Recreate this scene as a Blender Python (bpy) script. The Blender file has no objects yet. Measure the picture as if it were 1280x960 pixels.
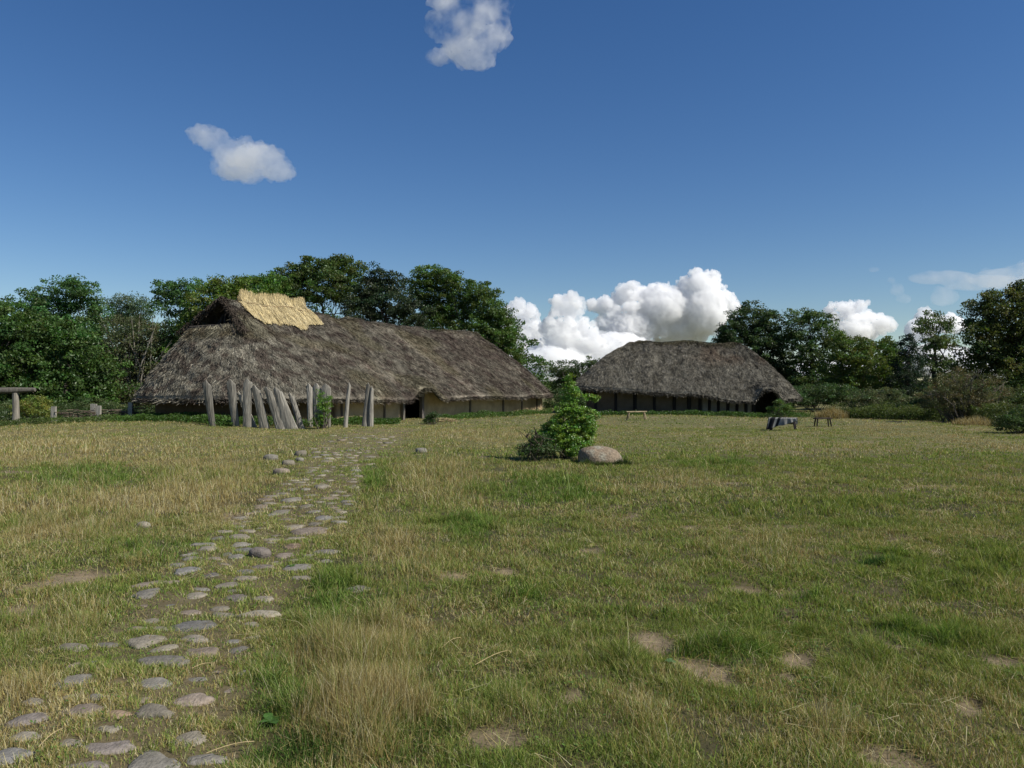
import bpy, math, random
import numpy as np
from mathutils import Vector
R = math.radians
random.seed(7); rng = np.random.default_rng(11)
scene = bpy.context.scene
COL = scene.collection

# ------------------------------------------------------------------ camera
CAMZ = 1.65; F = 985.0; HY = 484.0            # eye height, focal length in photo pixels, horizon row
cd = bpy.data.cameras.new('camera'); cam = bpy.data.objects.new('camera', cd); COL.objects.link(cam)
cam.location = (0, 0, CAMZ); cam.rotation_euler = (R(90), 0, 0)
cd.sensor_width = 36; cd.lens = 36 * F / 1280; cd.shift_y = (HY - 480) / 1280
cd.clip_start = 0.1; cd.clip_end = 20000
scene.camera = cam
# ------------------------------------------------------------------ light
SUN_DIR = Vector((0.90, -0.36, 0)).normalized()      # horizontal direction towards the sun
SUN_EL = 44
w = bpy.data.worlds.new('World'); scene.world = w; w.use_nodes = True
nt = w.node_tree; nt.nodes.clear()
sky = nt.nodes.new('ShaderNodeTexSky'); sky.sky_type = 'NISHITA'; sky.sun_disc = False
sky.sun_elevation = R(SUN_EL); sky.sun_rotation = math.atan2(SUN_DIR.x, SUN_DIR.y)
sky.altitude = 0; sky.air_density = 1.0; sky.dust_density = 0.1; sky.ozone_density = 3.2
hs = nt.nodes.new('ShaderNodeHueSaturation'); hs.inputs['Saturation'].default_value = 1.25
hs.inputs['Value'].default_value = 0.97; hs.inputs['Hue'].default_value = 0.508
bg = nt.nodes.new('ShaderNodeBackground'); bg.inputs[1].default_value = 0.08
wo = nt.nodes.new('ShaderNodeOutputWorld')
nt.links.new(sky.outputs[0], hs.inputs['Color']); nt.links.new(hs.outputs[0], bg.inputs[0]); nt.links.new(bg.outputs[0], wo.inputs[0])
sl = bpy.data.lights.new('sun', 'SUN'); sl.energy = 5.0; sl.angle = R(0.53); sl.color = (1.0, 0.955, 0.87)
so = bpy.data.objects.new('sun', sl); COL.objects.link(so)
sd = Vector((SUN_DIR.x * math.cos(R(SUN_EL)), SUN_DIR.y * math.cos(R(SUN_EL)), math.sin(R(SUN_EL))))
so.rotation_euler = sd.to_track_quat('Z', 'Y').to_euler(); so.location = (30, -20, 40)
vs = scene.view_settings
vs.view_transform = 'Standard'; vs.look = 'None'; vs.gamma = 1.0; vs.use_curve_mapping = False; vs.exposure = 0.24
scene.render.engine = 'CYCLES'
cy = scene.cycles
cy.max_bounces = 24; cy.diffuse_bounces = 3; cy.glossy_bounces = 2; cy.transmission_bounces = 4
cy.transparent_max_bounces = 8; cy.volume_bounces = 18; cy.volume_max_steps = 64
cy.use_adaptive_sampling = True; cy.adaptive_threshold = 0.01; cy.use_denoising = True

# ------------------------------------------------------------------ helpers
def tag(o, label=None, cat=None, group=None, kind=None):
    if label: o['label'] = label
    if cat: o['category'] = cat
    if group: o['group'] = group
    if kind: o['kind'] = kind
    return o
def empty(name, loc, label, cat, group=None, rz=0):
    o = bpy.data.objects.new(name, None); COL.objects.link(o); o.location = loc; o.rotation_euler = (0, 0, rz)
    return tag(o, label, cat, group)
def W(px, py, d):                       # photo pixel at a distance -> point
    return np.array([(px - 640) / F * d, d, CAMZ - (py - HY) / F * d])
def hash2(ix, iy, s):
    h = (ix.astype(np.int64) * 374761393 + iy.astype(np.int64) * 668265263 + s * 982451653) & 0xffffffff
    h = ((h ^ (h >> 13)) * 1274126177) & 0xffffffff
    return ((h ^ (h >> 16)) & 0xffff) / 65535.0
def vnoise(x, y, s=0):
    x = np.asarray(x, float); y = np.asarray(y, float)
    ix = np.floor(x); iy = np.floor(y); fx = x - ix; fy = y - iy
    fx = fx * fx * (3 - 2 * fx); fy = fy * fy * (3 - 2 * fy)
    a = hash2(ix, iy, s); b = hash2(ix + 1, iy, s); c = hash2(ix, iy + 1, s); d = hash2(ix + 1, iy + 1, s)
    return (a * (1 - fx) + b * fx) * (1 - fy) + (c * (1 - fx) + d * fx) * fy
def fbm(x, y, s=0, o=3):
    v = 0; a = .5; t = 0
    for k in range(o):
        v = v + a * vnoise(x * 2 ** k, y * 2 ** k, s + k * 17); t += a; a *= .5
    return v / t
def sstep(a, b, x):
    t = np.clip((x - a) / (b - a), 0, 1); return t * t * (3 - 2 * t)

def mesh_np(name, V, quads=None, tris=None, col=None, mat=None, parent=None, smooth=False, local=True):
    """One mesh object from numpy arrays. Points are world points; with a parent they are moved to its frame."""
    V = np.asarray(V, np.float32).reshape(-1, 3).copy()
    if parent is not None and local:
        V -= np.array(parent.location, np.float32)
        if parent.rotation_euler.z:
            a = -parent.rotation_euler.z; c, s = math.cos(a), math.sin(a)
            V[:, :2] = np.stack([V[:, 0] * c - V[:, 1] * s, V[:, 0] * s + V[:, 1] * c], 1)
    me = bpy.data.meshes.new(name)
    loops = []; totals = []
    if quads is not None and len(quads):
        q = np.asarray(quads, np.int32).reshape(-1, 4); loops.append(q.ravel()); totals.append(np.full(len(q), 4, np.int32))
    if tris is not None and len(tris):
        q = np.asarray(tris, np.int32).reshape(-1, 3); loops.append(q.ravel()); totals.append(np.full(len(q), 3, np.int32))
    L = np.concatenate(loops); T = np.concatenate(totals)
    me.vertices.add(len(V)); me.vertices.foreach_set('co', V.ravel())
    me.loops.add(len(L)); me.loops.foreach_set('vertex_index', L)
    me.polygons.add(len(T)); st = np.zeros(len(T), np.int32); st[1:] = np.cumsum(T)[:-1]
    me.polygons.foreach_set('loop_start', st)
    me.polygons.foreach_set('use_smooth', np.full(len(T), smooth))
    me.update(calc_edges=True)
    if col is not None:
        c = np.asarray(col, np.float32)
        if c.ndim == 1: c = np.tile(c, (len(V), 1))
        if c.shape[1] == 3: c = np.concatenate([c, np.ones((len(c), 1), np.float32)], 1)
        at = me.color_attributes.new('Col', 'FLOAT_COLOR', 'POINT'); at.data.foreach_set('color', c.ravel())
    if mat: me.materials.append(mat)
    o = bpy.data.objects.new(name, me); COL.objects.link(o)
    if parent is not None: o.parent = parent
    return o
class MB:
    def __init__(s): s.V = []; s.Q = []; s.T = []; s.C = []; s.n = 0
    def add(s, V, Q=None, T=None, col=(.2, .2, .2)):
        V = np.asarray(V, float).reshape(-1, 3)
        if Q is not None and len(Q): s.Q.append(np.asarray(Q, int).reshape(-1, 4) + s.n)
        if T is not None and len(T): s.T.append(np.asarray(T, int).reshape(-1, 3) + s.n)
        c = np.asarray(col, float)
        if c.ndim == 1: c = np.tile(c, (len(V), 1))
        s.V.append(V); s.C.append(c); s.n += len(V)
    def build(s, name, mat, parent=None, smooth=False):
        return mesh_np(name, np.concatenate(s.V), np.concatenate(s.Q) if s.Q else None, np.concatenate(s.T) if s.T else None,
                       np.concatenate(s.C), mat, parent, smooth)
    def tube(s, P, r, n=7, col=(.2, .2, .2), jit=0.0):
        P = np.asarray(P, float); r = np.broadcast_to(np.asarray(r, float), (len(P),)).copy()
        V = []; up = np.array([.13, .31, .94])
        a = np.linspace(0, 2 * np.pi, n, endpoint=False)
        for i in range(len(P)):
            t = P[min(i + 1, len(P) - 1)] - P[max(i - 1, 0)]; t = t / (np.linalg.norm(t) + 1e-9)
            u = np.cross(t, up)
            if np.linalg.norm(u) < .15: u = np.cross(t, np.array([1., 0, 0]))
            u /= np.linalg.norm(u); v = np.cross(t, u)
            rr = r[i] * (1 + jit * rng.uniform(-1, 1, n))
            V.append(P[i] + np.outer(np.cos(a) * rr, u) + np.outer(np.sin(a) * rr, v))
        V = np.concatenate(V); Q = []
        for i in range(len(P) - 1):
            for k in range(n):
                Q.append((i * n + k, i * n + (k + 1) % n, (i + 1) * n + (k + 1) % n, (i + 1) * n + k))
        m = len(V); V = np.vstack([V, P[0], P[-1]]); T = []
        for k in range(n):
            T.append((m, (k + 1) % n, k)); T.append((m + 1, (len(P) - 1) * n + k, (len(P) - 1) * n + (k + 1) % n))
        s.add(V, Q, T, col)
    def ribbons(s, A, B, wd, Wv, col):     # quads from A to B, width wd along Wv
        A = np.asarray(A); B = np.asarray(B); n = len(A); wd = np.asarray(wd).reshape(-1, 1)
        V = np.stack([A - Wv * wd, A + Wv * wd, B + Wv * wd * .5, B - Wv * wd * .5], 1).reshape(-1, 3)
        s.add(V, np.arange(4 * n).reshape(-1, 4), None, np.repeat(col, 4, 0))

def nodes(name):
    m = bpy.data.materials.new(name); m.use_nodes = True; n = m.node_tree; n.nodes.clear()
    out = n.nodes.new('ShaderNodeOutputMaterial'); return m, n, out
def leafy(name, trans=.35, gloss=.0, noise=0.0):
    m, n, out = nodes(name)
    at = n.nodes.new('ShaderNodeAttribute'); at.attribute_name = 'Col'
    d = n.nodes.new('ShaderNodeBsdfDiffuse'); t = n.nodes.new('ShaderNodeBsdfTranslucent'); mx = n.nodes.new('ShaderNodeMixShader')
    h = n.nodes.new('ShaderNodeHueSaturation'); h.inputs['Hue'].default_value = .485; h.inputs['Saturation'].default_value = 1.15; h.inputs['Value'].default_value = 1.35
    n.links.new(at.outputs['Color'], d.inputs[0]); n.links.new(at.outputs['Color'], h.inputs['Color']); n.links.new(h.outputs[0], t.inputs[0])
    mx.inputs[0].default_value = trans
    n.links.new(d.outputs[0], mx.inputs[1]); n.links.new(t.outputs[0], mx.inputs[2])
    last = mx
    if gloss:
        g = n.nodes.new('ShaderNodeBsdfGlossy'); g.inputs['Roughness'].default_value = .42
        m2 = n.nodes.new('ShaderNodeMixShader'); m2.inputs[0].default_value = gloss
        n.links.new(mx.outputs[0], m2.inputs[1]); n.links.new(g.outputs[0], m2.inputs[2]); last = m2
    n.links.new(last.outputs[0], out.inputs[0]); return m
def rough(name, base=None, scale=8, amt=.5, bump=.3, bscale=None, stretch=(1, 1, 1), r=.9, dark=(.3, .3, .3), attr=True, bdist=.02):
    """Matt material: vertex colour (or base) broken up by stretched noise, with bump."""
    m, n, out = nodes(name); L = n.links.new
    tc = n.nodes.new('ShaderNodeTexCoord'); mp = n.nodes.new('ShaderNodeMapping'); mp.inputs['Scale'].default_value = stretch
    L(tc.outputs['Object'], mp.inputs[0])
    n1 = n.nodes.new('ShaderNodeTexNoise'); n1.inputs['Scale'].default_value = scale; n1.inputs['Detail'].default_value = 6; n1.inputs['Roughness'].default_value = .65
    L(mp.outputs[0], n1.inputs[0])
    rmp = n.nodes.new('ShaderNodeValToRGB'); rmp.color_ramp.elements[0].position = .35; rmp.color_ramp.elements[1].position = .68
    rmp.color_ramp.elements[0].color = (*[1 - amt * (1 - x) for x in dark], 1); rmp.color_ramp.elements[1].color = (1.15, 1.15, 1.15, 1)
    L(n1.outputs[0], rmp.inputs[0])
    mul = n.nodes.new('ShaderNodeMix'); mul.data_type = 'RGBA'; mul.blend_type = 'MULTIPLY'; mul.inputs[0].default_value = 1
    if attr and base is None:
        at = n.nodes.new('ShaderNodeAttribute'); at.attribute_name = 'Col'; L(at.outputs['Color'], mul.inputs[6])
    else: mul.inputs[6].default_value = (*base, 1)
    L(rmp.outputs[0], mul.inputs[7])
    bs = n.nodes.new('ShaderNodeBsdfPrincipled'); bs.inputs['Roughness'].default_value = r; bs.inputs['Specular IOR Level'].default_value = .2
    L(mul.outputs[2], bs.inputs[0])
    n2 = n.nodes.new('ShaderNodeTexNoise'); n2.inputs['Scale'].default_value = bscale or scale * 2.5; n2.inputs['Detail'].default_value = 5
    L(mp.outputs[0], n2.inputs[0])
    b = n.nodes.new('ShaderNodeBump'); b.inputs['Strength'].default_value = bump; b.inputs['Distance'].default_value = bdist
    L(n2.outputs[0], b.inputs['Height']); L(b.outputs[0], bs.inputs['Normal']); L(bs.outputs[0], out.inputs[0])
    return m
M_grass = leafy('grass_blades', .30)
M_leaf = leafy('tree_leaves', .38, .02)
M_bushleaf = leafy('shrub_leaves', .34, .05)
M_bark = rough('bark', None, 9, .6, .6, stretch=(1, 1, .3))
M_thatch = rough('weathered_thatch', None, 3.2, .55, .9, 14, dark=(.35, .33, .3), bdist=.06)
M_straw = rough('straw', None, 14, .3, .2)
M_wood = rough('grey_weathered_wood', None, 16, .62, .8, 40, (1, 1, .12), dark=(.3, .3, .3))
M_board = rough('old_boards', None, 10, .5, .5, 30)
M_daub = rough('clay_daub', None, 2.2, .35, .5, 9, dark=(.4, .38, .33), bdist=.03)
M_stone = rough('field_stone', None, 22, .62, .9, 60, dark=(.42, .42, .36), bdist=.012)
M_granite = rough('granite', None, 26, .75, .9, 18, dark=(.35, .33, .32), bdist=.03)

# ------------------------------------------------------------------ ground shape and zones
def toP(x, y):
    y = np.maximum(y, .5); return 640 + x / y * F, HY + CAMZ / y * F
def gh(x, y):
    x = np.asarray(x, float); y = np.asarray(y, float)
    near = np.exp(-((x) ** 2 + (y + 1) ** 2) / 4.0)
    h = (.06 * (fbm(x * .9, y * .9, 3, 3) - .5) * 2 + .045 * (fbm(x * 3.3, y * 3.3, 13, 2) - .5)) * (1 - near) + .22 * (fbm(x * .12, y * .12, 9, 2) - .5) * sstep(7, 22, y)
    h = h + .30 * np.exp(-(((x + 13) / 7) ** 2 + ((y - 33) / 6) ** 2))
    d = np.hypot(x, y)
    return h * (1 - sstep(70, 130, d))
PATH = np.array([(133, 990, 150), (140, 945, 142), (190, 850, 118), (245, 780, 100), (278, 735, 104), (317, 690, 84), (372, 640, 66), (410, 600, 48), (436, 565, 52), (455, 550, 52), (480, 541, 40)], float)
_pd = CAMZ * F / (PATH[:, 1] - HY); PY = _pd; PX = (PATH[:, 0] - 640) / F * _pd; PW = PATH[:, 2] / F * _pd
def pathmask(x, y):
    o = np.argsort(PY); cx = np.interp(y, PY[o], PX[o]); cw = np.interp(y, PY[o], PW[o])
    e = np.abs(x - cx + .12 * (vnoise(x * 2, y * 2, 5) - .5) * 2)
    return (1 - sstep(cw * .85, cw * 1.12, e)) * (1 - sstep(29, 31, y))
def blob(x, y, cx, cy, rx, ry, ang=0, soft=.5):
    X, Y = toP(x, y); c, s = math.cos(R(ang)), math.sin(R(ang))
    dx = X - cx; dy = Y - cy; u = (dx * c + dy * s) / rx; v = (-dx * s + dy * c) / ry
    r = np.sqrt(u * u + v * v) + .9 * (fbm(x * 4, y * 4, 21, 3) - .5)
    return 1 - sstep(1 - soft, 1 + soft * .4, r)
SOIL = [(815, 806, 38, 13, 15), (880, 845, 46, 18, 20), (1000, 825, 26, 12, 10), (985, 845, 22, 9, 10), (85, 725, 60, 14, -10), (25, 765, 40, 14, 0), (620, 932, 48, 16, 5),
        (740, 690, 22, 6, 0), (1120, 955, 60, 18, 10), (1105, 805, 30, 7, 15), (1215, 880, 24, 16, 0), (575, 720, 30, 7, 0), (635, 713, 22, 5, 0), (285, 935, 20, 12, 0), (1160, 610, 50, 4, 0),
        (930, 735, 26, 6, 0), (1260, 830, 30, 10, 10), (720, 880, 20, 9, 0), (505, 770, 22, 8, 0)]
TALL = [(455, 840, 95, 85, 1.0), (440, 915, 95, 50, .9), (520, 900, 60, 50, .6), (500, 705, 60, 60, .7), (545, 605, 75, 45, .85), (470, 640, 45, 30, .5), (250, 610, 100, 45, .8), (90, 640, 130, 55, .75),
        (60, 560, 140, 30, .7), (250, 565, 140, 22, .55), (960, 685, 85, 26, .55), (40, 860, 60, 60, .35), (800, 900, 60, 40, .45), (1045, 915, 40, 40, .5), (850, 600, 60, 14, .5), (600, 545, 110, 12, .6), (60, 780, 90, 40, .55),
        (1230, 600, 120, 20, .3), (1000, 560, 200, 9, .5), (640, 900, 80, 40, .4)]
GREEN = [(690, 612, 90, 24, .9), (115, 600, 110, 20, .8), (200, 690, 70, 22, .9), (1105, 700, 45, 10, 1), (905, 822, 70, 20, 1), (655, 755, 60, 18, .7), (420, 760, 70, 40, .9), (350, 880, 60, 70, .9), (1005, 745, 30, 9, .8),
         (590, 660, 60, 30, .6), (470, 600, 30, 30, .7), (1130, 800, 120, 30, .6), (900, 580, 80, 12, .7), (1020, 640, 160, 24, .5), (900, 780, 160, 30, .45), (1200, 720, 120, 40, .45), (330, 945, 60, 30, .8), (800, 830, 60, 20, .4)]
def zones(x, y):
    soil = 0 * x; tall = 0 * x; green = 0 * x
    for cx, cy, rx, ry, a in SOIL: soil = np.maximum(soil, blob(x, y, cx, cy, rx, ry, a))
    for cx, cy, rx, ry, v in TALL: tall = np.maximum(tall, v * blob(x, y, cx, cy, rx, ry, 0, .7))
    for cx, cy, rx, ry, v in GREEN: green = np.maximum(green, v * blob(x, y, cx, cy, rx, ry, 0, .8))
    p = pathmask(x, y)
    soil = np.maximum(soil, .8 * sstep(.72, .84, fbm(x * 1.4, y * 1.4, 41, 3)) * sstep(2, 9, y))
    tall = tall * (1 - p); 
    return soil * (1 - p * .8), tall, green, p

# ------------------------------------------------------------------ stones of the path
BG_, GY, TN, PK, PU, CR, OR, DK = (.20, .215, .24), (.27, .265, .25), (.32, .29, .24), (.32, .25, .215), (.25, .215, .22), (.42, .38, .30), (.38, .24, .17), (.12, .13, .165)
ST = [(34,905,52,20,PU),(107,897,48,16,PK),(99,857,38,18,GY),(88,815,34,10,TN),(149,859,18,15,TN),(193,860,34,24,GY),(180,807,38,14,TN),(204,832,58,13,GY),(245,783,52,13,BG_),
 (205,818,30,7,TN),(243,803,30,8,TN),(253,818,36,10,PK),(302,812,26,10,GY),(292,802,20,6,BG_),(276,835,19,12,PK),(281,862,19,22,PK),(239,881,42,13,PK),(178,883,18,12,PK),(193,898,48,13,TN),
 (149,902,30,9,OR),(237,923,36,18,TN),(131,937,50,22,PU),(87,934,30,14,TN),(195,950,54,30,GY),(258,945,44,14,GY),(12,957,46,22,BG_),(108,962,46,14,PU),(118,833,20,8,BG_),(151,826,18,8,GY),
 (148,793,13,7,PK),(40,881,30,8,TN),(324,771,42,8,CR),(315,784,22,6,TN),(198,789,18,6,TN),
 (184,733,27,15,PK),(183,749,26,12,GY),(216,732,20,12,PK),(208,760,18,9,DK),(246,748,22,7,TN),(235,719,22,9,BG_),(263,724,20,8,DK),(285,736,28,6,TN),(294,752,28,8,PU),(292,744,18,5,TN),(276,761,20,6,TN),
 (305,716,24,8,BG_),(326,694,22,14,PU),(343,701,17,9,GY),(328,709,24,7,PU),(355,692,22,8,PK),(368,710,32,10,GY),(367,683,22,6,OR),(385,693,13,7,TN),(405,688,30,6,GY),(407,701,14,6,GY),(283,694,13,7,DK),
 (295,697,18,8,GY),(307,687,22,6,BG_),(302,680,24,5,GY),(260,690,22,5,CR),(256,682,30,5,GY),(223,683,11,7,TN),(328,661,11,6,CR),(386,664,34,9,PK),(366,659,20,6,TN),(404,650,20,6,BG_),(401,661,17,4,BG_),
 (352,640,26,6,TN),(384,635,17,5,TN),(366,625,22,6,GY),(412,624,22,6,PK),(308,664,20,4,TN),(300,671,26,4,TN),(180,658,14,8,TN),(446,737,28,9,GY),(338,726,12,5,TN),(322,739,12,6,DK),
 (338,578,14,7,GY),(352,592,18,8,PK),(361,583,13,6,TN),(375,573,14,6,TN),(374,579,10,7,GY),(379,569,8,4,TN),(404,561,16,4,TN),(438,566,12,5,TN),(449,568,7,4,CR),(463,572,14,4,TN),(427,597,9,5,TN),
 (413,602,9,4,CR),(404,610,17,5,TN),(388,618,18,5,GY),(527,566,12,7,GY)]
RAISED = {(326,694),(338,578),(352,592),(361,583),(375,573),(374,579),(379,569),(527,566),(180,658)}
SPEC = {(34,905):'dark purplish cobble at the left edge of the path with dry straw behind it',
 (245,783):'broad flat blue-grey cobble, wider than its neighbours, in the middle of the path',
 (324,771):'long narrow cream-white stone at the right edge of the path',
 (195,950):'large pale grey cobble nearest the camera at the bottom of the path',
 (12,957):'blue-grey cobble in the bottom left corner of the photo',
 (131,937):'large purplish brown cobble beside the palest near cobble',
 (204,832):'long flat grey cobble lying crosswise just below the blue-grey one',
 (193,860):'upright grey oblong cobble standing end-on in the middle of the near path',
 (99,857):'pale grey cobble at the left side of the path above the purplish one',
 (326,694):'rounded purple-grey stone sticking up highest from the middle path',
 (367,683):'small orange-red cobble in the middle stretch of the path',
 (328,661):'small bright cream pebble glowing in the path above the raised stone',
 (208,760):'small dark blue cobble at the left side of the path',
 (404,650):'flat blue-grey cobble on the right edge of the far path',
 (446,737):'mossy grey-green stone hidden in tall grass right of the path',
 (180,658):'lone pale stone lying in the grass left of the path',
 (527,566):'lone grey stone in dry grass right of the far path',
 (352,592):'pinkish stone, biggest of the loose heap left of the far path',
 (107,897):'broad pinkish brown cobble right of the dark purplish one',
 (239,881):'pinkish tan oval cobble on the right side of the near path',
 (302,812):'pale grey pointed cobble at the right edge below the cream stone',
 (368,710):'flat grey speckled cobble at the right edge of the middle path',
 (386,664):'flat pinkish grey cobble, widest of the far middle path'}
rs = np.random.default_rng(5)
base_n = len(ST)
tries = 0
ST = [(a, b, c * 1.2, d * 1.12, e) for a, b, c, d, e in ST]
while len(ST) < base_n + 190 and tries < 40000:
    tries += 1
    yy = 1 / rs.uniform(1 / 26.0, 1 / 8.6) if tries % 3 else 1 / rs.uniform(1 / 9.0, 1 / 3.5); o = np.argsort(PY); cx = np.interp(yy, PY[o], PX[o]); cw = np.interp(yy, PY[o], PW[o])
    xx = cx + rs.uniform(-1, 1) * cw * .95; X, Y = toP(np.array(xx), np.array(yy)); X = float(X); Y = float(Y)
    kk_ = .95 if yy < 8.6 else 1.25; wpx = kk_ * rs.uniform(.10, .24) / yy * F; hpx = kk_ * rs.uniform(.10, .2) * CAMZ * F / yy ** 2
    if any(abs(X - q[0]) < (wpx + q[2]) * .50 and abs(Y - q[1]) < max(2.0, (hpx + q[3]) * .55) for q in ST): continue
    ST.append((X, Y, wpx, max(hpx, 2), [TN, GY, TN, TN, PK, CR, GY][rs.integers(7)]))
def ico(sub):
    import bmesh
    bm = bmesh.new(); bmesh.ops.create_icosphere(bm, subdivisions=sub, radius=1)
    V = np.array([v.co[:] for v in bm.verts]); T = np.array([[v.index for v in f.verts] for f in bm.faces]); bm.free(); return V, T
ICO3 = ico(3); ICO2 = ico(2); ICO4 = ico(4); ICO5 = ico(5)
STW = []
SOBJ = []
for i, (px, py, wpx, hpx, c) in enumerate(ST):
    d = CAMZ * F / (py - HY); x = (px - 640) / F * d; sx = wpx * d / F / 2
    sy = min(max(hpx * d * d / (CAMZ * F) / 2 * .9, sx * .45), sx * 1.35)
    raised = (px, py) in RAISED
    if raised: sy = sx * .8
    STW.append((x, d, sx, sy))
    V, T = ICO3 if d < 9 else ICO2
    V = V.copy(); ph = rs.uniform(0, 99)
    n = fbm(V[:, 0] * 1.3 + ph, V[:, 1] * 1.3 + V[:, 2] * .7, i, 2) - .5
    V *= (1 + .95 * n)[:, None]; V[:, :2] = np.sign(V[:, :2]) * np.abs(V[:, :2]) ** .82
    V[:, 2] = np.tanh(V[:, 2] * 1.15) * .95 + .12 * (fbm(V[:, 0] * 3 + ph, V[:, 1] * 3, i + 5, 2) - .5)
    hz = sx * .75 if raised else min(.05, sx * .42); z0 = float(gh(x, d)) + (sx * .25 if raised else -.024 + .012 * rs.random())
    a = rs.uniform(-.5, .5); ca, sa = math.cos(a), math.sin(a)
    P = np.stack([V[:, 0] * sx * ca - V[:, 1] * sy * sa, V[:, 0] * sx * sa + V[:, 1] * sy * ca, V[:, 2] * hz], 1)
    cc = (np.array(c) * .55 + np.array([.31, .265, .19]) * .45) * rs.uniform(.7, 1.05) * .82
    SOBJ.append((P, T, cc, (x, d, z0), (px, py), raised))
STW = np.array(STW)
for P, T, cc, loc, key, raised in SOBJ:
    o = mesh_np('cobblestone', P, None, T, cc, M_stone, None, True); o.location = loc
    far = loc[1] > 8.6
    if key in SPEC: tag(o, SPEC[key], 'stone', 'cobbles and stones of the grassy path')
    elif raised: tag(o, 'small loose rounded stone in the heap left of the far path', 'stone', 'loose stones heaped beside the far path')
    elif far: tag(o, 'small worn cobble sunk in grass in the distant stretch of the path', 'stone', 'small cobbles in the far path')
    elif loc[1] > 5.9: tag(o, 'ordinary small cobble bedded in short grass in the middle stretch of the path', 'stone', 'ordinary cobbles in the middle path')
    else: tag(o, 'ordinary cobble bedded in short grass in the nearest stretch of the path', 'stone', 'ordinary cobbles in the near path')

# ------------------------------------------------------------------ ground sheet
def axis(lo, hi, dense, step, grow=1.12):
    a = [dense[0]]
    while a[-1] < dense[1]: a.append(a[-1] + step)
    s = step
    while a[-1] < hi: s *= grow; a.append(a[-1] + s)
    b = [dense[0]]; s = step
    while b[-1] > lo: s *= grow; b.append(b[-1] - s)
    return np.array(b[:0:-1] + a)
gx = axis(-4000, 4000, (-6, 6), .07, 1.045); gy = axis(-300, 6000, (2.4, 12), .07, 1.045)
X, Y = np.meshgrid(gx, gy); Z = gh(X, Y)
so_, ta_, gr_, pa_ = zones(X.ravel(), Y.ravel())
cSoil = np.array([.215, .168, .105]); cDry = np.array([.09, .072, .034]); cGr = np.array([.036, .040, .015])
fr_ = sstep(13, 24, Y.ravel())[:, None]; cGr = cGr * (1 - fr_) + np.array([.085, .10, .032]) * fr_; cDry = cDry * (1 - fr_) + np.array([.17, .145, .065]) * fr_
f = fbm(X.ravel() * .5, Y.ravel() * .5, 77, 3)[:, None]
col = cGr * (1 - f) + cDry * f
col = col * (1 - ta_[:, None] * .6) + cDry * ta_[:, None] * .6
Z = Z - .02 * so_.reshape(Z.shape)
sc_ = (so_ * sstep(0, 6, Y.ravel()))[:, None]; col = col * (1 - sc_) + cSoil * sc_
pg = np.array([.15, .12, .068]); col = col * (1 - .6 * pa_[:, None]) + pg * .6 * pa_[:, None]
nx, ny = len(gx), len(gy)
ii = (np.arange(ny - 1)[:, None] * nx + np.arange(nx - 1)[None]).ravel()
Qd = np.stack([ii, ii + 1, ii + nx + 1, ii + nx], 1)
M_ground = rough('meadow_soil', None, 7, .45, .6, 40, dark=(.45, .42, .35), bdist=.02)
g = mesh_np('ground', np.stack([X, Y, Z], 2), Qd, None, col, M_ground, None, True); tag(g, kind='structure')

# ------------------------------------------------------------------ grass
GREENS = np.array([[.086, .142, .024], [.116, .162, .030], [.062, .116, .020], [.15, .178, .044]])
DRYS = np.array([[.35, .29, .12], [.43, .37, .17], [.29, .22, .085], [.24, .19, .07], [.50, .45, .27]])
def blades(n, d0, d1, half=.74, keep=None):
    u = rng.random(n); y = np.sqrt(d0 ** 2 + u * (d1 ** 2 - d0 ** 2)); x = (rng.random(n) * 2 - 1) * (half * y + .6)
    return x, y
def avoid_stones(x, y, k=.84):
    ok = np.ones(len(x), bool)
    for sx0, sy0, a, b in STW:
        j = np.abs(y - sy0) < b * 1.2 + .02
        kk = k if sy0 < 8 else .95
        idx = np.nonzero(j)[0]
        if len(idx) == 0: continue
        ang = np.arctan2(y[idx] - sy0, x[idx] - sx0); r = ((x[idx] - sx0) / (a * kk)) ** 2 + ((y[idx] - sy0) / (b * kk)) ** 2
        ok[idx[r < .72 + .5 * (vnoise(ang * 2.2 + 9, 0 * ang + sx0 * 7, 3) - .3)]] = False
    return ok
HOUSES = []
def in_house(x, y):
    m = np.zeros(len(x), bool)
    for (O, u, n, a1, a2, b) in HOUSES:
        dx = x - O[0]; dy = y - O[1]; s = dx * u[0] + dy * u[1]; t = dx * n[0] + dy * n[1]
        m |= (s > -a1 + 1.0) & (s < a2 - 1.0) & (np.abs(t) < b - 1.0)
    return m
def grow(x, y, h, wd, lean, col, curl=.5):
    n = len(x); z = gh(x, y) - .004; a = rng.uniform(0, 2 * np.pi, n); la = rng.uniform(0, 2 * np.pi, n)
    D = np.stack([np.cos(la), np.sin(la), 0 * la], 1); Wv = np.stack([np.cos(a), np.sin(a), 0 * a], 1) * wd[:, None]
    B = np.stack([x, y, z], 1); up = np.array([0, 0, 1.])
    ln = (lean * h)[:, None]; hh = np.sqrt(np.maximum(h ** 2 - (lean * h) ** 2, (h * .15) ** 2))[:, None]
    Mid = B + D * ln * .35 + up * hh * .58; Tip = B + D * ln + up * hh * (1 - .25 * curl * lean[:, None])
    V = np.stack([B - Wv, B + Wv, Mid + Wv * .75, Mid - Wv * .75, Tip], 1).reshape(-1, 3)
    k = np.arange(n)[:, None] * 5
    q = k + np.array([[0, 1, 2, 3]]); t = k + np.array([[3, 2, 4]])
    return V, q, t, np.repeat(col, 5, 0)
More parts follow.
